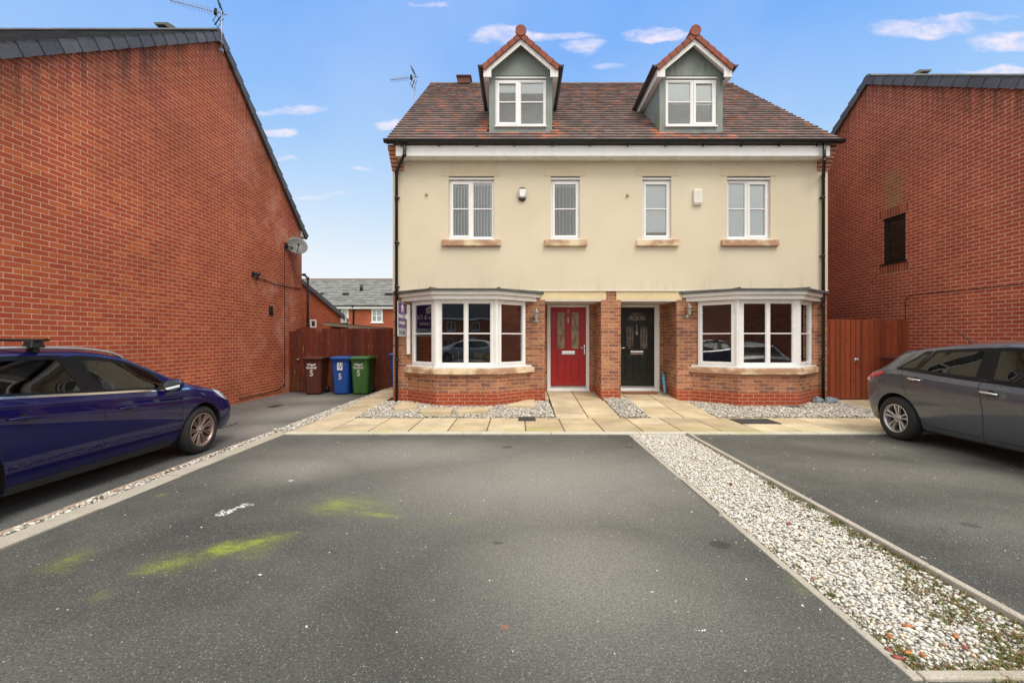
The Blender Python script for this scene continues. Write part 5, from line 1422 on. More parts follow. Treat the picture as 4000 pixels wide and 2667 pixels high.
# lanterns
M['lampglass']=simple('clouded_lamp_glass',(.42,.40,.36),.35,var=.2,scale=40)
def lantern(c,label,tall):
    L=thing('wall_lantern',label,'wall lamp',c); c=V(c)
    m=MB(); m.lathe([(0,.045),(.012,.045),(.02,.03),(.03,0)],c+V((0,0,-.10)),(0,-1,0),16)
    m.tube([c+V((0,-.01,-.10)),c+V((0,-.05,-.13)),c+V((0,-.10,-.11)),c+V((0,-.115,-.04))],.010,8); m.build('bracket',M['steel'],L)
    m=MB(); q=c+V((0,-.115,0)); m.lathe([(-.05,.032),(.10,.052)],q,UP,8,sm=False); m.build('lamp_glass',M['lampglass'],L)
    m=MB()
    for k in range(8):
        a=2*math.pi*k/8; m.tube([q+V((math.cos(a)*.033,math.sin(a)*.033,-.05)),q+V((math.cos(a)*.054,math.sin(a)*.054,.10))],.004,4)
    m.lathe([(-.065,.02),(-.05,.037),(-.042,.037)],q,UP,16); m.lathe([(.10,.085),(.108,.085),(.12,.05),(.15,.02),(.165,.010),(.185,.012),(.19,0)],q,UP,20)
    m.build('lamp_frame',M['steel'],L)
lantern(px(1231.5,728,FY)+V((0,0,0)),'small metal wall lantern left of the red door',1)
lantern(px(1578.5,717,FY)+V((0,0,0)),'small metal wall lantern right of the black door',1)
# for sale board
M['purple']=simple('purple_board',(.135,.045,.20),.4,var=.04); M['palegrey']=simple('pale_grey_panel',(.47,.53,.57),.4); M['darktext']=simple('dark_purple_text',(.06,.03,.10),.5)
fs=thing('for_sale_board','purple and grey for sale board sticking out from the wall by the left bay','sign',(-2.5,9.8,1.9))
BX=-2.50; y0,y1=9.14,9.79; z0,z1=1.515,2.245
m=MB(); m.box(BX-.005,BX+.005,y0,y1,z0,z1); m.build('board',M['white'],fs)
for sx in (1,-1):
    m=MB(); X=BX+sx*.005; m.box(min(X,X+sx*.002),max(X,X+sx*.002),y0+.01,y1-.01,z0+.175,z1-.01); m.build('purple_panel',M['purple'],fs)
    m=MB(); m.box(min(X,X+sx*.002),max(X,X+sx*.002),y0+.01,y1-.01,z0+.01,z0+.172); m.build('grey_panel',M['palegrey'],fs)
    u=V((0,1,0)) if sx>0 else V((0,-1,0)); n=V((sx,0,0)); cy=(y0+y1)/2; Xt=BX+sx*.0085
    text('name_lettering','Breakey & Co',M['decal'],fs,.125,basis(V((Xt,cy,1.945)),u,n),.001,.003,sx=.82)
    text('phone_lettering','01942 238200',M['decal'],fs,.085,basis(V((Xt,cy,1.80)),u,n),.001,.002,sx=.95)
    text('sale_lettering','For Sale',M['darktext'],fs,.15,basis(V((Xt,cy,1.60)),u,n),.001,.001,sx=.95)
    # house shaped emblem with a ring
    m=MB(); B=(V((Xt,cy,2.03)),u,n,UP)
    P=lambda a,c_,d=.001:B[0]+u*a+UP*c_+n*d
    m.prism([P(-.12,.10),P(0,.185),P(.12,.10),P(.085,.10),P(.085,.0),P(-.085,.0),P(-.085,.10)],n*.002); m.build('house_emblem',M['decal'],fs)
    m=MB(); N=18; m.prism([P(math.cos(a)*.05,.052+math.sin(a)*.05,.0031) for a in [2*math.pi*k/N for k in range(N)]],n*.0015); m.build('emblem_ring',M['purple'],fs)
    m=MB(); m.prism([P(math.cos(a)*.034,.052+math.sin(a)*.034,.0047) for a in [2*math.pi*k/N for k in range(N)]],n*.001); m.bbox((B[0]+n*.0047,u,n,UP),.036,.05,0,.002,.045,.13); m.build('emblem_centre',M['decal'],fs)
m=MB(); m.box(-2.475,-2.405,9.765,9.845,1.12,2.215); m.box(BX-.01,-2.47,9.74,9.80,1.9,2.0); m.build('sign_post',M['upvc'],fs,bevel=.004)
m=MB(); m.lathe([(0,.012),(.01,0)],(-2.44,9.765,1.18),(0,-1,0),8); m.lathe([(0,.012),(.01,0)],(-2.44,9.765,1.50),(0,-1,0),8); m.build('bolt',M['steel'],fs)

# ------------------------------------------------------------------ small things on the ground
def stone_block(name,pts,h,label,z=.045):
    m=MB(); P=[gp(x,y,z+h) for x,y in pts]; m.prism([(p.x,p.y,z-.03) for p in P],(0,0,h+.03)); return tag(m.build(name,M['slab'],None,bevel=.01),label,'stepping stone','buff stepping stones in the house gravel')
stone_block('stepping_stone',[(903,932),(905,937),(958,934),(960,925),(925,922)],.05,'triangular buff stone in the gravel nearest the left downpipe')
stone_block('stepping_stone',[(965,943.5),(1036,944.5),(1042,937),(973,935)],.06,'rectangular buff stone in the gravel left of its greyer twin')
stone_block('stepping_stone',[(1048,943.5),(1121,942),(1123,935),(1052,936)],.055,'greyish rectangular stone in the gravel below the middle of the left bay')
stone_block('stepping_stone',[(1163,930.5),(1228,930.5),(1228,916),(1213,915)],.06,'wedge shaped stone in the gravel nearest the red door path')
M['iron']=simple('cast_iron_cover',(.045,.045,.045),.6,var=.3,scale=30,bump=.6,bs=60)
def cover(x0,x1,ya,yb,z,label):
    a=gp(x0,ya,z);b=gp(x1,yb,z); a,b=V((min(a.x,b.x),min(a.y,b.y),z)),V((max(a.x,b.x),max(a.y,b.y),z))
    m=MB(); m.box(a.x,b.x,a.y,b.y,z-.02,z+.008)
    n=7
    for k in range(n):
        for j in range(4):
            cx_=a.x+(b.x-a.x)*(k+.5)/n; cy_=a.y+(b.y-a.y)*(j+.5)/4; m.box(cx_-.016,cx_+.016,cy_-.01,cy_+.01,z+.0081,z+.012)
    tag(m.build('inspection_cover',M['iron'],None,bevel=.003,seg=1),label,'drain cover','inspection covers')
cover(1191,1229,965,957.5,.012,'small dark drain cover where the left gravel meets the paving')
cover(1704,1762,973,962,.004,'dark drain cover set in the paving in front of the right bay')
cover(608,682,932,928,-.102,'dark drain cover near the bins on the side drive') if False else None
for (x0,x1,ya,yb,l) in ((612,652,936,930,'dark drain cover in the side drive nearest the bins'),(505,545,985,972,'dark drain cover in the side drive beside the blue car nose')):
    cover(x0,x1,ya,yb,-.102,l)
m=MB(); a=gp(1428,906,.20); m.box(2.50,3.30,10.38,10.66,.172,.195); tag(m.build('doormat',simple('brown_coir_mat',(.30,.13,.055),.95,var=.3,scale=60,bump=.5,bs=200),None,bevel=.006),'brown doormat on the paving at the black door','doormat')
# rolled blue tube with green cap leaning by the black door
ut=thing('rolled_umbrella','blue rolled parasol with a green top leaning beside the black door','parasol',(3.53,10.62,.17))
p0=V((3.46,10.35,.175)); p1=V((3.50,10.60,.62)); m=MB(); m.tube([p0,p0.lerp(p1,.3),p0.lerp(p1,.7),p1],[.026,.034,.036,.030],12); m.build('cover',simple('light_blue_nylon',(.12,.42,.62),.4,var=.35,scale=30),ut)
m=MB(); m.tube([p1,p1+(p1-p0).normalized()*.03,p1+(p1-p0).normalized()*.07],[.036,.045,.018],12); m.build('cap',simple('green_cap',(.10,.20,.035),.5),ut)
# slate piece and the grey bags near the right downpipe
def lump(name,c,sx,sy,sz,mat,label,cat,rot=0,k=.3,sub=3):
    bm=bmesh.new(); bmesh.ops.create_icosphere(bm,subdivisions=sub,radius=1); sdv=RN.random()*30; mb=MB(); c=V(c)
    for v in bm.verts:
        q=v.co*(1+k*noise.noise(v.co*1.6+V((sdv,0,0)))+.12*noise.noise(v.co*5+V((0,sdv,0)))); q=V((q.x*sx,q.y*sy,q.z*sz)); q.rotate(Matrix.Rotation(rot,3,'Z')); v.co=q+c
    mb.v=[v.co.copy() for v in bm.verts]
    for f in bm.faces: mb.addf([v.index for v in f.verts],0,RN.random(),False)
    bm.free(); return tag(mb.build(name,mat),label,cat)
M['bluegrey']=simple('blue_grey_rock',(.23,.28,.33),.7,var=.4,scale=14)
lump('rock',px(1878,921,9.65)+V((0,0,0)),.11,.09,.10,M['bluegrey'],'blue grey rock left of the foot of the right downpipe','rock')
lump('rock',px(1909,920,9.65),.17,.10,.08,M['bluegrey'],'flatter blue grey rock right of the foot of the right downpipe','rock',.4)
lump('slate_piece',gp(1825,936,.03)+V((0,0,.02)),.24,.075,.022,simple('dark_slate',(.07,.075,.075),.7),'thin dark slate lying on the gravel below the right bay','slate',.05,.15)
M['leaf']=simple('dead_leaf',(.16,.07,.035),.8)
for k,(x,y,l) in enumerate(((1075,935,None),(1468+10,1000,None))): pass
def leaf(x,y,s,label,z=.03):
    p=gp(x,y,z); m=MB(); a=RN.random()*6; d=V((math.cos(a),math.sin(a),0)); e=V((-d.y,d.x,0))
    m.prism([p-d*s,p-e*s*.4+UP*s*.3,p+d*s+UP*s*.1,p+e*s*.45+UP*s*.35],UP*.002); tag(m.build('dead_leaf',M['leaf']),label,'leaf','dead leaves on the gravel')
leaf(1472,955,.05,'brown dead leaf on the gravel between the two front paths') if False else None
leaf(1079,950,.04,'dead leaf on the left gravel') if False else None
leaf(1222,950,.06,'curled brown leaf on the gravel left of the red door path')
leaf(1214,944,.04,'small brown leaf behind the larger one left of the red door path')
leaf(1892,953,.06,'brown leaf on the gravel in front of the right bay, centre')
leaf(1968,956,.05,'reddish leaf on the gravel nearest the grey car')
# things on the left bay sill, seen through the glass
for (x,h,l) in ((1040,.20,'slim white candle stick left of centre on the left bay window board'),(1053,.30,'tallest white candle stick on the left bay window board'),(1069,.26,'white candle stick right of the tallest on the left bay window board')):
    c=px(x,832,9.72); m=MB(); m.lathe([(0,.035),(.01,.035),(.02,.012),(h,.012),(h+.002,.0)],V((c.x,9.72,.895)),UP,12); tag(m.build('candle',M['candle']),l,'candle','candles on the left bay window board')
ch=thing('dining_chair','orange pine slatted chair inside the left bay window','chair',(-.85,10.6,.12)); 
m=MB(); m.box(-1.05,-.65,10.45,10.85,.55,.58); m.build('seat',M['pine'],ch,bevel=.005)
for sx in (-1.04,-.69):
    m=MB(); m.box(sx,sx+.035,10.42,10.455,.13,1.12); m.build('leg',M['pine'],ch); m=MB(); m.box(sx,sx+.035,10.81,10.845,.13,.55); m.build('leg',M['pine'],ch)
m=MB(); 
for z_ in (1.0,.82): m.box(-1.0,-.69,10.425,10.45,z_,z_+.12)
m.build('backrest',M['pine'],ch)
# ------------------------------------------------------------------ across the street (mirrored in the windows)
oh=thing('opposite_house','brick house across the street with grey roof, visible only mirrored in the bay glass','house',(-4,-17,0))
w=MB(); Yo=-38; Xo=-17; Wo=20
wn=[(1.2+q,2.3+q,2.5,3.6) for q in (0,3.1,6.6,9.8,14)]+[(1.0+q,2.5+q,.4,1.6) for q in (0,6.2,9.3)]
wall_panel(w,(Xo,Yo,0),(1,0,0),(0,1,0),Wo,-.3,4.2,wn)
for X in (Xo,Xo+Wo): w.face([(X,Yo,-.3),(X,Yo-8,-.3),(X,Yo-8,4.2),(X,Yo-4,8.3),(X,Yo,4.2)])
w.box(Xo+.2,Xo+Wo-.2,Yo-1,Yo-.9,0,5)
w.build('brick_wall',M['brick_far'],oh)
m=MB(); m.prism([(Xo-.3,Yo+.35,4.05),(Xo-.3,Yo-4,8.6),(Xo-.3,Yo-8.3,4.05)],(Wo+.6,0,0),0,.2); m.build('roof',M['tile_grey'],oh)
m=MB(); m.box(Xo-.3,Xo+Wo+.3,Yo+.36,Yo+.40,3.95,4.15); m.build('fascia',M['upvc'],oh)
for q in wn:
    m=MB(); a,b,c_,e=Xo+q[0],Xo+q[1],q[2],q[3]
    for r_ in ((a,a+.07,c_,e),(b-.07,b,c_,e),(a+.07,b-.07,c_,c_+.07),(a+.07,b-.07,e-.07,e),((a+b)/2-.04,(a+b)/2+.04,c_+.07,e-.07)): m.box(r_[0],r_[1],Yo-.03,Yo+.02,r_[2],r_[3])
    m.box(a-.08,b+.08,Yo+.02,Yo+.08,c_-.1,c_-.005); f_=m.build('window',M['upvc'],oh); m=MB(); m.box(a+.05,b-.05,Yo-.02,Yo-.015,c_+.05,e-.05); m.build('pane',M['glass_up'],f_)
of=thing('opposite_terrace','long brick terrace across the street to the right, mirrored in the right bay glass','house',(18,-18,0))
w=MB(); wall_panel(w,(7,-13.5,0),(1,0,0),(0,1,0),24,-.3,5.6,[])
for X in (7,31): w.face([(X,-13.5,-.3),(X,-21,-.3),(X,-21,5.6),(X,-17,8.9),(X,-13.5,5.6)])
w.build('brick_wall',M['brick_far'],of)
w=MB(); w.prism([(6.7,-13.2,5.4),(6.7,-17,9),(6.7,-21.3,5.4)],(24.6,0,0)); w.build('roof',M['tile_grey'],of)
w=MB(); w.box(7,31,-13.25,-13.2,5.25,5.45); w.build('fascia',M['upvc'],of)

bg_=thing('brick_garage','low brick garage beyond the left edge of the view, mirrored in the right bay glass','garage',(-7.2,1.5,0))
m=MB(); wall_panel(m,(-7.0,-2.5,0),(0,1,0),(1,0,0),7.6,-.3,3.7,[]); m.face([(-7.0,-2.5,-.3),(-12.5,-2.5,-.3),(-12.5,-2.5,3.7),(-7.0,-2.5,3.7)]); m.face([(-7.0,5.1,-.3),(-12.5,5.1,-.3),(-12.5,5.1,3.7),(-7.0,5.1,3.7)]); m.face([(-12.5,-2.5,-.3),(-12.5,5.1,-.3),(-12.5,5.1,3.7),(-12.5,-2.5,3.7)]); m.build('brick_wall',M['brick_left'],bg_)
m=MB(); m.prism([(-6.8,-2.7,3.65),(-9.75,-2.7,5.2),(-12.7,-2.7,3.65)],(0,7.95,0)); m.build('roof',M['tile_grey'],bg_)
# ================================================================== CARS
def cr(tab,u):
    """monotone-ish smooth interpolation of table [(u,v...)]"""
    n=len(tab)
    if u<=tab[0][0]: return tab[0][1:]
    if u>=tab[-1][0]: return tab[-1][1:]
    for i in range(n-1):
        if tab[i][0]<=u<=tab[i+1][0]: break
    x0,x1=tab[i][0],tab[i+1][0]; h=x1-x0; t=(u-x0)/h; out=[]
    for k in range(1,len(tab[0])):
        y0,y1=tab[i][k],tab[i+1][k]; d=(y1-y0)/h
        dp=(y0-tab[i-1][k])/(x0-tab[i-1][0]) if i>0 else d
        dn=(tab[i+2][k]-y1)/(tab[i+2][0]-x1) if i<n-2 else d
        def lim(a,b): return 0 if a*b<=0 else 2*a*b/(a+b)
        m0=lim(dp,d) if i>0 else d; m1=lim(d,dn) if i<n-2 else d
        out.append((2*t**3-3*t*t+1)*y0+(t**3-2*t*t+t)*h*m0+(-2*t**3+3*t*t)*y1+(t**3-t*t)*h*m1)
    return out
def paint(name,c,flake=.3,rough=.28,metal=.45,dirt=.5):
    m,t=newmat(name)
    n=t.noise(t.obj,3,4,.6); fl=t.vor(t.obj,900,'F1',1)
    g=t.sep(fl)[0]
    col=t.mix(t.math('MULTIPLY',t.mr(g,.75,1),flake),c,tuple(min(1,x*2.2+.02) for x in c))
    z=t.sep(t.obj)[2]
    col=t.mix(t.math('MULTIPLY',t.mr(z,.18,.45,dirt,0),t.mr(n,.3,.7,.4,1)),col,(.05,.045,.04))
    t.S('Base Color',col); t.S('Metallic',metal); t.S('Roughness',t.mr(n,.3,.7,rough-.04,rough+.06)); t.S('Specular IOR Level',.05); t.S('Coat Weight',.8); t.S('Coat Roughness',.02); return m
M['tyre']=simple('tyre_rubber',(.018,.018,.018),.8,var=.2,scale=12,dirt=.3,dirtc=(.05,.045,.04))
M['glossblack']=simple('gloss_black_trim',(.006,.006,.007),.3,spec=.2,var=.05)
M['trim']=simple('grey_black_trim',(.02,.02,.021),.55)
M['alloy']=simple('alloy_rim',(.55,.54,.53),.3,.75,var=.08); M['alloydirty']=simple('dusty_alloy_rim',(.34,.25,.22),.38,.6,var=.15)
M['brake_shade']=simple('brake_shadow',(.02,.018,.018),.6)  # near-black colour stands in for shade behind the spokes
M['redlight']=simple('red_lamp_lens',(.55,.006,.010),.10,coat=1); M['clear']=simple('clear_lamp_lens',(.45,.48,.5),.08,coat=1)
M['seat']=simple('dark_seat_fabric',(.035,.035,.038),.85); M['mirror']=simple('mirror_glass',(.75,.8,.82),.03,1)
def car(name,label,S,body,rim_m,spokes,group=None):
    root=thing(name,label,'car',(0,0,0),group)
    L=S['L']; tab=S['tab']
    # tab rows: u, zb(bottom), wb, zm, wm, zs(belt), ws, zr(roof edge), wr, zt(top centre)
    us=[]; u=0.0
    while u<L-1e-6:
        us.append(u); u+= .012 if (u<.12 or u>L-.13) else .035
    us.append(L)
    NL=20; BE=4+NL+10; RE=BE+10      # row index of belt line and roof edge
    def section(u):
        zb,wb,zm,wm,zs,ws,zr,wr,zt=cr(tab,u)
        pts=[]
        for k in range(5): pts.append((wb*.93*k/4.0,zb))
        # lower side: bottom -> mid, quarter-curve
        for k in range(1,NL+1):
            t=k/NL; y=wb*.93+(wm-wb*.93)*math.sin(t*math.pi/2)**.75; z=zb+(zm-zb)*(t**1.15); pts.append((y,z))
        for k in range(1,11):
            t=k/10; e=t**2.0; crease=.010*math.exp(-((t-.62)/.10)**2)*S.get('crease',1); pts.append((wm+(ws-wm)*e+crease,zm+(zs-zm)*t))
        for k in range(1,11):
            t=k/10; y=ws-.012*math.sin(min(1,t*6)*math.pi/2)+(wr-ws+.012)*(t**1.12); pts.append((y,zs+(zr-zs)*t))
        for k in range(1,11):
            t=k/10; a=t*math.pi/2; y=wr*(1-t); z=zr+(zt-zr)*math.sin(a)**.62; pts.append((y,z))
        return pts
    secs=[section(u) for u in us]; NR=len(secs[0]); 
    wheels=S['wheels']; WR=S['wr']; AR=WR+.055
    def Wat(u,z):
        p=section(u)
        for a,b in zip(p[4:RE+1],p[5:RE+2]):
            if a[1]<=z<=b[1]+1e-9 and b[1]>a[1]: 
                t=(z-a[1])/(b[1]-a[1]); return a[0]+(b[0]-a[0])*t
        return p[RE][0] if z>p[RE][1] else p[5][0]
    belt=lambda u: cr(tab,u)[4]; roofe=lambda u: cr(tab,u)[6]
    def wpt(win,s_,t_):
        bl,br,tr,tl=win[:4]; u=(bl+(br-bl)*s_)*(1-t_)+(tl+(tr-tl)*s_)*t_
        zb_=belt(u)+win[4]; zt_=roofe(u)-win[5]; return u,max(zb_,zb_+(zt_-zb_)*t_)
    # polygon for hole test
    def poly(win,gr=0):
        P=[]
        n=12
        for k in range(n): P.append(wpt(win,k/n,0))
        for k in range(n): P.append(wpt(win,1,k/n))
        for k in range(n): P.append(wpt(win,1-k/n,1))
        for k in range(n): P.append(wpt(win,0,1-k/n))
        return P
    def inside(P,x,y):
        c=False; j=len(P)-1
        for i in range(len(P)):
            if (P[i][1]>y)!=(P[j][1]>y) and x<(P[j][0]-P[i][0])*(y-P[i][1])/(P[j][1]-P[i][1])+P[i][0]: c=not c
            j=i
        return c
    holes=[poly(w) for w in S['wins']]
    m=MB(); idx={}
    nU=len(us)
    for side in (1,-1):
        for i in range(nU):
            for j in range(NR):
                y,z=secs[i][j]; u=us[i]
                for wc in wheels:
                    if 4<j<BE-2:
                        dx=u-wc; dz=z-WR; r=math.hypot(dx,dz)
                        if r<AR+.030 and r>AR-.024 and z>0.05: u=wc+dx/r*AR; z=WR+dz/r*AR
                idx[(side,i,j)]=len(m.v); m.v.append(V((u,y*side,z)))
        for i in range(nU-1):
            for j in range(NR-1):
                q=[idx[(side,i,j)],idx[(side,i+1,j)],idx[(side,i+1,j+1)],idx[(side,i,j+1)]]
                cu=sum(m.v[k].x for k in q)/4; cz=sum(m.v[k].z for k in q)/4
                if any(math.hypot(cu-wc,cz-WR)<AR for wc in wheels) and j<BE and (j>=4 or secs[i][j][0]>.52): continue
                if BE<=j<RE:
                    if any(all(inside(P,m.v[k].x,m.v[k].z) for k in q) for P in holes): continue
                mi=0
                if j<5: mi=1
                if j>=RE:
                    for a,b in S.get('screens',()):
                        if a<cu<b and secs[i][j][0]<secs[i][RE][0]*.97: mi=2
                m.addf(q if side>0 else q[::-1],mi,.5,True)
    for i in (0,nU-1):
        loop=[idx[(1,i,j)] for j in range(NR)]+[idx[(-1,i,j)] for j in range(NR-2,0,-1)]
        m.addf(loop,0)
    bm=bmesh.new()
    b=m.build('body',[body,M['trim'],M['glossblack']],root); me=b.data
    bm.from_mesh(me); bmesh.ops.remove_doubles(bm,verts=bm.verts,dist=.0004); bmesh.ops.recalc_face_normals(bm,faces=bm.faces); bm.to_mesh(me); bm.free()
    # windows
    for side in (1,-1):
        for w in S['wins']:
            n=14; P=lambda s_,t_,o: (lambda uz: V((uz[0],side*(Wat(*uz)+o),uz[1])))(wpt(w,s_,t_))
            # black surround
            e=.026; ww=(w[0]-e*1.2,w[1]+e*1.2,w[2]+e,w[3]-e,w[4]-.012,w[5]-e*1.1)
            def Q(s_,t_,o):
                u,z=wpt(ww,s_,t_); return V((u,side*(Wat(u,z)+o),z))
            fr=MB(); segs=[]
            for k in range(n): segs.append(((k/n,0),((k+1)/n,0)))
            for k in range(n): segs.append(((1,k/n),(1,(k+1)/n)))
            for k in range(n): segs.append(((1-k/n,1),(1-(k+1)/n,1)))
            for k in range(n): segs.append(((0,1-k/n),(0,1-(k+1)/n)))
            def inn(s_,t_): return P(.03+.94*s_,.04+.92*t_,.004)
            for a,c in segs:
                q=[Q(*a,.003),Q(*c,.003),inn(*c),inn(*a)]
                fr.face(q if side<0 else q[::-1],0,.5,True)
            f=fr.build('window',M['glossblack'],root)
            gl=MB(); ids=[]
            for a in range(n+1):
                row=[]
                for c in range(9):
                    row.append(len(gl.v)); gl.v.append(P(.02+.96*a/n,.03+.94*c/8,.0015))
                ids.append(row)
            for a in range(n):
                for c in range(8): gl.addf([ids[a][c],ids[a+1][c],ids[a+1][c+1],ids[a][c+1]],0,.5,True)
            gl.build('pane',M[w[6]],f)
    def ribbon(pts,w,mat,nm,o=.0025,sides=(1,-1),parent=root,taper=False):
        for side in sides:
            r=MB(); pv=None; n=len(pts)
            for k,(u,z) in enumerate(pts):
                a=pts[max(0,k-1)];c=pts[min(n-1,k+1)]; d=V((c[0]-a[0],c[1]-a[1])).normalized(); nx,nz=-d.y,d.x
                ww=w*(math.sin(math.pi*(k+.3)/(n-.4))**.4 if taper else 1)
                p1=(u+nx*ww/2,z+nz*ww/2); p2=(u-nx*ww/2,z-nz*ww/2)
                cur=[len(r.v),len(r.v)+1]; r.v+=[V((p1[0],side*(Wat(*p1)+o),p1[1])),V((p2[0],side*(Wat(*p2)+o),p2[1]))]
                if pv: r.addf([pv[0],pv[1],cur[1],cur[0]],0,.5,True)
                pv=cur
            r.build(nm,mat,parent)
    def sm(pts,k=10):
        out=[]
        for i in range(len(pts)-1):
            p0=pts[max(0,i-1)];p1=pts[i];p2=pts[i+1];p3=pts[min(len(pts)-1,i+2)]
            for q in range(k):
                t=q/k; out.append(tuple(.5*((2*p1[c])+(-p0[c]+p2[c])*t+(2*p0[c]-5*p1[c]+4*p2[c]-p3[c])*t*t+(-p0[c]+3*p1[c]-3*p2[c]+p3[c])*t**3) for c in (0,1)))
        out.append(pts[-1]); return out
    S['extra'](root,Wat,ribbon,sm,belt,roofe,section)
    for ln in S['shuts']: ribbon(sm(ln),.007,M['blackmatt'],'shut_line',.0012)
    for side in (1,-1):
        for (p0,p1) in S['pillars']:
            r=MB(); n=10
            for k in range(n):
                q=[]
                for kk,pp in ((k,p0),(k,p1),(k+1,p1),(k+1,p0)):
                    t=kk/n; u=pp[0]*(1-t)+pp[1]*t; z=belt(u)+.022+(roofe(u)-.03-belt(u)-.022)*t; q.append(V((u,side*(Wat(u,z)+.0028),z)))
                r.face(q,0,.5,True)
            r.build('pillar_trim',M['glossblack'],root)
    # wheel arch liners
    for wc in wheels:
        for side in (1,-1):
            lm=MB(); N=20; yo=Wat(wc,WR+AR+.01)-.006; yi=.50
            pr=None
            for k in range(N+1):
                a=-.35+(math.pi+.7)*k/N; x=wc+math.cos(a)*AR; z=max(.13,WR+math.sin(a)*AR)
                yy=Wat(min(max(x,0.01),L-.01),max(z,.2))-.003
                cur=[len(lm.v),len(lm.v)+1]; lm.v+=[V((x,side*yy,z)),V((x,side*yi,z))]
                if pr: lm.addf([pr[0],pr[1],cur[1],cur[0]],0,.5,True)
                pr=cur
            c0=[V((wc+math.cos(-.35+(math.pi+.7)*k/N)*AR,side*yi,max(.13,WR+math.sin(-.35+(math.pi+.7)*k/N)*AR))) for k in range(N+1)]
            lm.face(c0); lm.build('wheel_arch',M['blackmatt'],root)
    # wheels
    for wc in wheels:
        for side in (1,-1):
            cy=side*(S['track']); c=V((wc,cy,WR)); ax=V((0,side,0)); tw=.205; RR=S['rr']
            t_=MB(); t_.lathe([(-tw/2,RR),(-tw/2+.01,RR+.03),(-tw/2+.015,WR-.03),(-tw/2+.035,WR-.006),(-.06,WR),(.06,WR),(tw/2-.035,WR-.006),(tw/2-.012,WR-.03),(tw/2-.004,(WR+RR)/2+.01),(tw/2-.008,RR+.02),(tw/2-.014,RR+.004),(tw/2-.03,RR-.004)],c,ax,48,cap=False)
            wh=t_.build('wheel',M['tyre'],root)
            r_=MB(); r_.lathe([(tw/2-.022,RR+.004),(tw/2-.010,RR+.002),(tw/2-.014,RR-.012),(tw/2-.05,RR-.022),(-tw/2+.02,RR-.02)],c,ax,48,cap=False)
            o=tw/2-.03
            for k in range(spokes['n']):
                for dd in spokes['pair']:
                    a=2*math.pi*k/spokes['n']+.3; e=V((math.cos(a+dd[1]),0,math.sin(a+dd[1]))); e0=V((math.cos(a+dd[0]),0,math.sin(a+dd[0])))
                    p0=c+e0*.045+ax*(o-.018); p1=c+e*(RR-.012)+ax*(o+.004); sd_=(p1-p0).cross(ax).normalized(); w0,w1=spokes['w']
                    r_.hexa([p0-sd_*w0-ax*.03,p1-sd_*w1-ax*.03,p1+sd_*w1-ax*.03,p0+sd_*w0-ax*.03,p0-sd_*w0*.6,p1-sd_*w1*.6,p1+sd_*w1*.6,p0+sd_*w0*.6])
            r_.lathe([(o-.05,.062),(o-.02,.060),(o-.010,.045)],c,ax,24)
            rb=r_.build('rim',rim_m,wh,bevel=.003,seg=1)
            hb=MB(); hb.lathe([(o-.012,.030),(o-.004,.028),(o-.002,0)],c,ax,20)
            for k in range(5):
                a=2*math.pi*k/5; hb.lathe([(o-.02,.009),(o-.006,.008),(o-.005,0)],c+V((math.cos(a)*.05,0,math.sin(a)*.05)),ax,8)
            hb.build('hub_cap',M['steel'],wh)
            dk=MB(); dk.lathe([(-.03,0),(-.03,RR-.025),(-.02,RR-.025),(-.02,.12),(.0,.12),(.0,0)],c,ax,32); dk.build('brake_disc',M['brake_shade'],wh)
    # cabin
    cb=MB(); cb.box(S['cab'][0],S['cab'][1],-.66,.66,.28,.36); cb.build('cabin_floor',M['seat'],root)
    for (u,rw) in S['seats']:
        for y in ((.37,-.37) if rw==1 else (.36,0,-.36)):
            w=.25 if rw==1 else .19
            s_=MB(); s_.hexa([(u-.02,y-w,.36),(u+.48,y-w,.36),(u+.48,y+w,.36),(u-.02,y+w,.36),(u-.02,y-w,.52),(u+.48,y-w,.58),(u+.48,y+w,.58),(u-.02,y+w,.52)])
            s_.hexa([(u-.04,y-w,.5),(u+.12,y-w,.5),(u+.12,y+w,.5),(u-.04,y+w,.5),(u-.20,y-w*.8,1.02),(u-.10,y-w*.8,1.04),(u-.10,y+w*.8,1.04),(u-.20,y+w*.8,1.02)])
            s_.hexa([(u-.20,y-.12,1.06),(u-.11,y-.12,1.06),(u-.11,y+.12,1.06),(u-.20,y+.12,1.06),(u-.21,y-.10,1.20),(u-.14,y-.10,1.21),(u-.14,y+.10,1.21),(u-.21,y+.10,1.20)])
            s_.build('seat',M['seat'],root,bevel=.03)
    du=S['dash']; d_=MB(); d_.hexa([(du,-.66,.5),(du+.5,-.64,.5),(du+.5,.64,.5),(du,.66,.5),(du+.02,-.66,.86),(du+.5,-.60,.84),(du+.5,.60,.84),(du+.02,.66,.86)]); d_.build('dashboard',M['seat'],root,bevel=.03)
    sw=MB(); c=V((du-.12,-.36,.84)); ax=V((-1,0,.45)).normalized(); t1=V((0,1,0)); t2=ax.cross(t1); sw.tube([c+t1*math.cos(a)*.18+t2*math.sin(a)*.18 for a in [2*math.pi*k/24 for k in range(25)]],.014,8,cap=False); sw.tube([c-t1*.18,c+t1*.18],.016,6); sw.tube([c,c-ax*.2],.03,8); sw.build('steering_wheel',M['trim'],root)
    return root,Wat,section
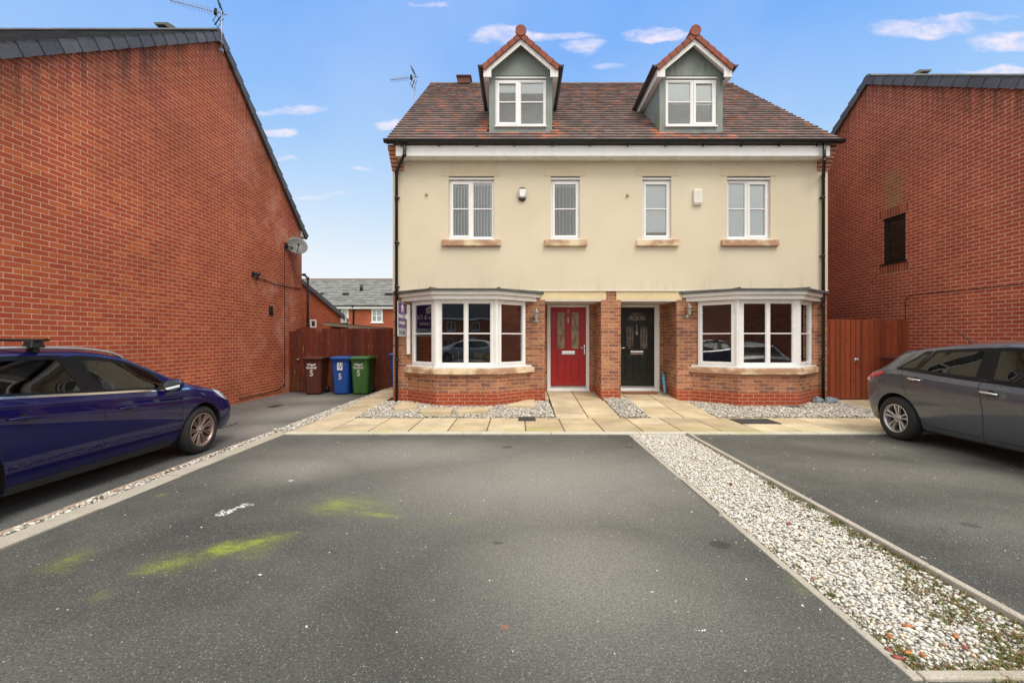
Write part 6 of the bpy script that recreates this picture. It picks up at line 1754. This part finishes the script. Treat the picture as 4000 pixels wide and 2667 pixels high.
def handle(root,Wat,u,z,side,mat,w=.20,rise=.0):
    y=Wat(u,z); m=MB(); pts=[];rd=[]
    for k in range(11):
        t=k/10; a=u-w/2+w*t; zz=z+rise*(t-.5); pts.append(V((a,side*(Wat(a,zz)+.004+.032*math.sin(math.pi*min(1,max(0,t)))**.5),zz))); rd.append(.006+.010*math.sin(math.pi*t)**.5)
    m.tube(pts,rd,8); m.build('door_handle',mat,root)
    r=MB(); N=16; r.face([V((u+.02+math.cos(a)*.045,side*(Wat(u+.02+math.cos(a)*.045,z+math.sin(a)*.032)+.002),z+math.sin(a)*.032)) for a in [2*math.pi*k/N for k in range(N)]]); r.build('handle_shade',M['blackmatt'],root)  # flat black oval paints the shade of the hollow behind the handle
def mirror(root,Wat,u,z,y0,body,flip=1):
    for side in (1,-1):
        m=MB(); c=V((u,side*(y0+.13),z)); bm=bmesh.new(); bmesh.ops.create_icosphere(bm,subdivisions=3,radius=1); b0=len(m.v)
        for v in bm.verts:
            q=v.co; q=V((q.x*.085 if q.x>0 else q.x*.03,q.y*.115,q.z*.082)); m.v.append(q+c)
        for f in bm.faces: m.addf([b0+v.index for v in f.verts],0,.5,True)
        bm.free(); m.tube([V((u+.02,side*(y0-.03),z-.07)),V((u+.03,side*(y0+.07),z-.06))],.025,8)
        mm=m.build('door_mirror',body,root)
        g=MB(); N=20; g.prism([V((u-.031,side*(y0+.13)+math.cos(a)*.098,z+math.sin(a)*.066)) for a in [2*math.pi*k/N for k in range(N)]],(-.004,0,0)); g.build('mirror_glass',M['mirror'],mm)
        g=MB(); g.lathe([(0,.012),(.01,.0)],V((u+.075,side*(y0+.19),z-.02)),(.6,side*.6,0),8); g.build('indicator_lens',M['clear'],mm)

# ---- blue estate
BL=paint('deep_blue_paint',(.004,.004,.060),.10,.4,.0,.12)
tabB=[ # u, zb, wb, zm, wm, zs, ws, zr, wr, zt
(0,0.42,0.5,0.55,0.56,0.7,0.5,0.74,0.4,0.76),
(0.04,0.36,0.64,0.55,0.7,0.9,0.66,1,0.56,1.02),
(0.12,0.3,0.74,0.55,0.8,1.03,0.75,1.16,0.6,1.2),
(0.3,0.24,0.8,0.91,0.87,1.08,0.825,1.3,0.62,1.36),
(0.6,0.22,0.83,0.91,0.9,1.08,0.855,1.375,0.63,1.44),
(1,0.21,0.84,0.9,0.905,1.07,0.86,1.405,0.64,1.475),
(1.6,0.21,0.85,0.86,0.91,1.03,0.865,1.415,0.645,1.49),
(2.2,0.21,0.85,0.815,0.91,0.985,0.865,1.4,0.65,1.485),
(2.65,0.21,0.85,0.785,0.91,0.955,0.865,1.33,0.66,1.43),
(3,0.21,0.85,0.755,0.91,0.925,0.865,1.185,0.7,1.29),
(3.3,0.21,0.85,0.735,0.91,0.905,0.865,1.035,0.76,1.13),
(3.55,0.22,0.85,0.715,0.91,0.885,0.865,0.945,0.77,1.01),
(3.8,0.22,0.84,0.52,0.905,0.855,0.84,0.895,0.74,0.955),
(4.1,0.22,0.82,0.5,0.885,0.8,0.79,0.83,0.67,0.89),
(4.3,0.22,0.78,0.48,0.84,0.73,0.73,0.76,0.6,0.81),
(4.42,0.22,0.72,0.46,0.76,0.64,0.66,0.66,0.54,0.7),
(4.48,0.24,0.62,0.44,0.66,0.56,0.58,0.575,0.48,0.6),
(4.5,0.28,0.54,0.42,0.58,0.52,0.5,0.53,0.42,0.55)]
RE_=44
def exB(root,Wat,ribbon,sm,belt,roofe,section):
    ribbon([(u,belt(u)+.006) for u in [.55+.1*k for k in range(30)]],.022,M['chrome'],'chrome_strip',.004)
    ribbon([(u,.245) for u in [1.38+.09*k for k in range(21)]],.075,M['trim'],'sill_trim',.003)
    for s in (1,-1):
        for (u,z,w) in ((2.47,.80,.22),(1.44,.87,.22)): handle(root,Wat,u,z,s,BL,w,-.005)
    mirror(root,Wat,3.02,.99,.86,BL)
    # headlights wrap the front corners
    for s in (1,-1):
        h=MB(); n=10; ids=[]
        for a in range(n+1):
            row=[]
            for c in range(5):
                u=3.92+.50*a/n; top=.835-.20*(a/n)**1.5; lo=.70-.08*(a/n); lo=lo+(top-lo)*(1-min(1,a/n*2.2)); z=lo+(top-lo)*c/4
                row.append(len(h.v)); h.v.append(V((u,s*(Wat(u,z)+.004),z)))
            ids.append(row)
        for a in range(n):
            for c in range(4): h.addf([ids[a][c],ids[a+1][c],ids[a+1][c+1],ids[a][c+1]],0,.5,True)
        h.build('headlight',M['clear'],root)
        # roof rail
        r=MB(); pts=[]
        for k in range(25):
            u=.45+2.32*k/24; p=section(u); e=p[RE_]; t=k/24; lift=.045*min(1,math.sin(math.pi*t)*5)
            pts.append(V((u,s*(e[0]-.04),e[1]+.012+lift)))
        r.tube(pts,.016,8); r.build('roof_rail',M['chrome'],root)
    for u in (1.05,1.80):
        zt=section(u)[RE_][1]+.085
        m=MB(); 
        n=8
        pr=[V((u+math.cos(a)*.038,-.74,zt+.045+math.sin(a)*.014)) for a in [2*math.pi*k/12 for k in range(12)]]
        m.prism(pr,(0,1.48,0)); bar=m.build('roof_bar',M['black'],root)
        for s in (1,-1):
            m=MB(); y=s*.62; m.hexa([(u-.07,y-.05,zt-.03),(u+.06,y-.05,zt-.03),(u+.06,y+.05,zt-.03),(u-.07,y+.05,zt-.03),(u-.05,y-.04,zt+.04),(u+.05,y-.04,zt+.04),(u+.05,y+.04,zt+.04),(u-.05,y+.04,zt+.04)])
            m.box(u-.025,u+.03,y-.03,y+.055,zt-.075,zt-.03); m.build('bar_foot',M['black'],bar,bevel=.008)
    for s in (1,-1):
        t=MB(); ids=[]; n=6
        for a in range(n+1):
            row=[]
            for c in range(5):
                u=.13+.26*a/n; z=.86+.02*a/n+(.17-.08*a/n)*c/4; row.append(len(t.v)); t.v.append(V((u,s*(Wat(u,z)+.004),z)))
            ids.append(row)
        for a in range(n):
            for c in range(4): t.addf([ids[a][c],ids[a+1][c],ids[a+1][c+1],ids[a][c+1]],0,.5,True)
        t.build('tail_light',M['redlight'],root)
SB_={'L':4.50,'tab':tabB,'wheels':(1.0,3.65),'wr':.318,'rr':.222,'track':.80,
 'wins':[(2.26,3.18,2.98,2.12,.028,.050,'carglass'),(1.12,2.06,1.97,1.05,.028,.045,'carglass_dark'),(.45,1.00,.92,.52,.028,.05,'carglass_dark')],
 'pillars':[((2.04,1.95),(2.29,2.14)),((.98,.90),(1.14,1.07))],'screens':((2.78,3.52),(.03,.30)),'shuts':[[(2.14,1.0),(2.16,.9),(2.225,.70),(2.22,.5),(2.16,.22)],[(3.26,.92),(3.27,.7),(3.27,.4),(3.26,.23)],[(1.16,1.05),(1.20,.85),(1.30,.62),(1.36,.40),(1.42,.24)]],
 'cab':(.9,3.4),'seats':((2.35,1),(1.45,2)),'dash':2.98,'extra':exB}
spB={'n':9,'pair':((-.10,-.11),(.10,.11)),'w':(.008,.011)}
bc,_,_=car('parked_car','dark blue estate car with roof bars parked against the left brick wall',SB_,BL,M['alloydirty'],spB)
bc.location=(-5.20,2.36,-.10); bc.rotation_euler=(0,0,math.pi/2)
# ---- grey hatchback
GR_=paint('steel_grey_paint',(.110,.118,.138),.35,.28,.42,.15)
tabG=[
(0,0.42,0.52,0.6,0.58,0.7,0.528,0.73,0.42,0.75),
(0.04,0.34,0.66,0.7287,0.72,0.84,0.668,0.87,0.58,0.89),
(0.1,0.28,0.73,0.7717,0.79,0.9,0.738,0.93,0.62,0.96),
(0.2,0.24,0.79,0.7833,0.85,0.94,0.798,0.97,0.66,1.01),
(0.32,0.22,0.82,0.8,0.875,0.985,0.823,1.05,0.66,1.09),
(0.44,0.21,0.83,0.825,0.885,1.01,0.833,1.15,0.65,1.19),
(0.56,0.21,0.835,0.845,0.89,1.03,0.838,1.235,0.64,1.285),
(0.8,0.2,0.84,0.85,0.895,1.035,0.843,1.3,0.63,1.355),
(1.03,0.2,0.84,0.835,0.895,1.02,0.843,1.335,0.63,1.395),
(1.5,0.2,0.845,0.8,0.895,0.985,0.843,1.375,0.63,1.445),
(2.1,0.2,0.845,0.77,0.895,0.955,0.843,1.4,0.64,1.475),
(2.55,0.2,0.845,0.745,0.895,0.93,0.843,1.33,0.66,1.43),
(2.9,0.2,0.845,0.725,0.895,0.91,0.843,1.17,0.71,1.29),
(3.2,0.2,0.845,0.705,0.895,0.89,0.843,1.02,0.76,1.12),
(3.42,0.21,0.84,0.69,0.895,0.875,0.843,0.94,0.77,1),
(3.7,0.21,0.83,0.59,0.885,0.84,0.82,0.88,0.73,0.945),
(3.95,0.21,0.81,0.58,0.86,0.78,0.77,0.81,0.65,0.87),
(4.12,0.22,0.76,0.55,0.81,0.7,0.7,0.72,0.58,0.77),
(4.24,0.23,0.66,0.53,0.7,0.6,0.61,0.62,0.5,0.66),
(4.3,0.28,0.54,0.5,0.58,0.52,0.5,0.53,0.42,0.55)]
def exG(root,Wat,ribbon,sm,belt,roofe,section):
    ribbon([(u,belt(u)+.004) for u in [.72+.1*k for k in range(25)]],.024,M['glossblack'],'window_trim',.004)
    ribbon(sm([(.40,.95),(.9,.915),(1.5,.86),(2.2,.79),(3.0,.74)]),.004,paint('light_crease',(.22,.22,.24)) if False else GR_,'body_crease',.006)
    for s in (1,-1):
        handle(root,Wat,1.05,.915,s,M['chrome'],.21,-.02); handle(root,Wat,2.02,.84,s,M['chrome'],.22,-.02)
        t=MB(); ids=[]; n=10
        for a in range(n+1):
            row=[]; k=a/n; u=.02+.50*k; top=.885+.115*k**.8; th=(.05+.085*(1-k)) if k<.98 else .03
            for c in range(5):
                z=top-th+th*c/4; row.append(len(t.v)); t.v.append(V((u,s*(Wat(u,min(z,section(u)[RE_][1]))+.006),z)))
            ids.append(row)
        for a in range(n):
            for c in range(4): t.addf([ids[a][c],ids[a+1][c],ids[a+1][c+1],ids[a][c+1]],0,.5,True)
        t.build('tail_light',M['redlight'],root)
        # pale reflector low on the bumper corner
        rl=MB(); rl.face([V((u,s*(Wat(u,z)+.003),z)) for u,z in ((.10,.60),(.13,.52),(.12,.44),(.08,.50))]); rl.build('bumper_reflector',M['clear'],root)
    mirror(root,Wat,2.92,.96,.85,GR_)
    m=MB(); m.hexa([(.50,-.57,1.245),(.66,-.60,1.25),(.66,.60,1.25),(.50,.57,1.245),(.51,-.56,1.268),(.68,-.60,1.31),(.68,.60,1.31),(.51,.56,1.268)]); m.build('spoiler',GR_,root,bevel=.012)
    m=MB(); m.tube([(1.02,0,1.39),(.97,0,1.42),(.66,.0,1.65)],[.022,.010,.004],8); m.build('roof_aerial',M['black'],root)
    m=MB(); m.box(-.012,.02,-.26,.26,.60,.72); m.build('number_plate',simple('yellow_plate',(.75,.58,.05),.4),root)
    m=MB(); m.box(.02,.10,-.60,.60,.235,.30); m.build('bumper_insert',M['trim'],root,bevel=.01)
SG={'L':4.30,'tab':tabG,'wheels':(.73,3.38),'wr':.315,'rr':.205,'track':.79,
 'wins':[(1.98,2.98,2.80,1.93,.026,.055,'carglass'),(1.02,1.83,1.80,1.15,.026,.055,'carglass_dark'),(.72,.97,1.07,1.0,.026,.06,'carglass_dark')],
 'pillars':[((1.81,1.78),(2.0,1.95))],'screens':((2.62,3.36),(.24,.52)),'shuts':[[(1.90,1.0),(1.90,.88),(1.92,.82),(1.95,.6),(1.93,.40),(1.90,.22)],[(.83,1.02),(.86,.9),(.90,.75),(1.0,.55),(1.12,.36),(1.25,.30),(1.6,.29),(1.88,.285)],[(2.02,.285),(2.6,.28),(2.95,.3),(3.0,.5),(3.02,.85)]],
 'cab':(.7,3.2),'seats':((2.15,1),(1.25,2)),'dash':2.78,'extra':exG}
spG={'n':5,'pair':((-.28,-.20),(.28,.20)),'w':(.012,.020)}
gc,_,_=car('parked_car','mid grey hatchback parked nose out in front of the right fence',SG,GR_,M['alloy'],spG)
gc.location=(6.41,7.18,-.02); gc.rotation_euler=(0,0,-math.pi/2)
# silver car across the street, seen only as a reflection
sc=copy_tree(gc); sc['label']='silver hatchback parked across the street behind the viewpoint, mirrored in the left bay glass'
SIL=paint('silver_paint',(.42,.44,.48),.3,.3)
def resil(o):
    for ch in o.children:
        if ch.type=='MESH':
            if ch.name.startswith(('body','spoiler','door_mirror')):
                ch.data=ch.data.copy()
                for i,mm in enumerate(ch.data.materials):
                    if mm==GR_: ch.data.materials[i]=SIL
        resil(ch)
resil(sc); sc.location=(-1.2,-10.6,-.03); sc.rotation_euler=(0,0,math.pi)
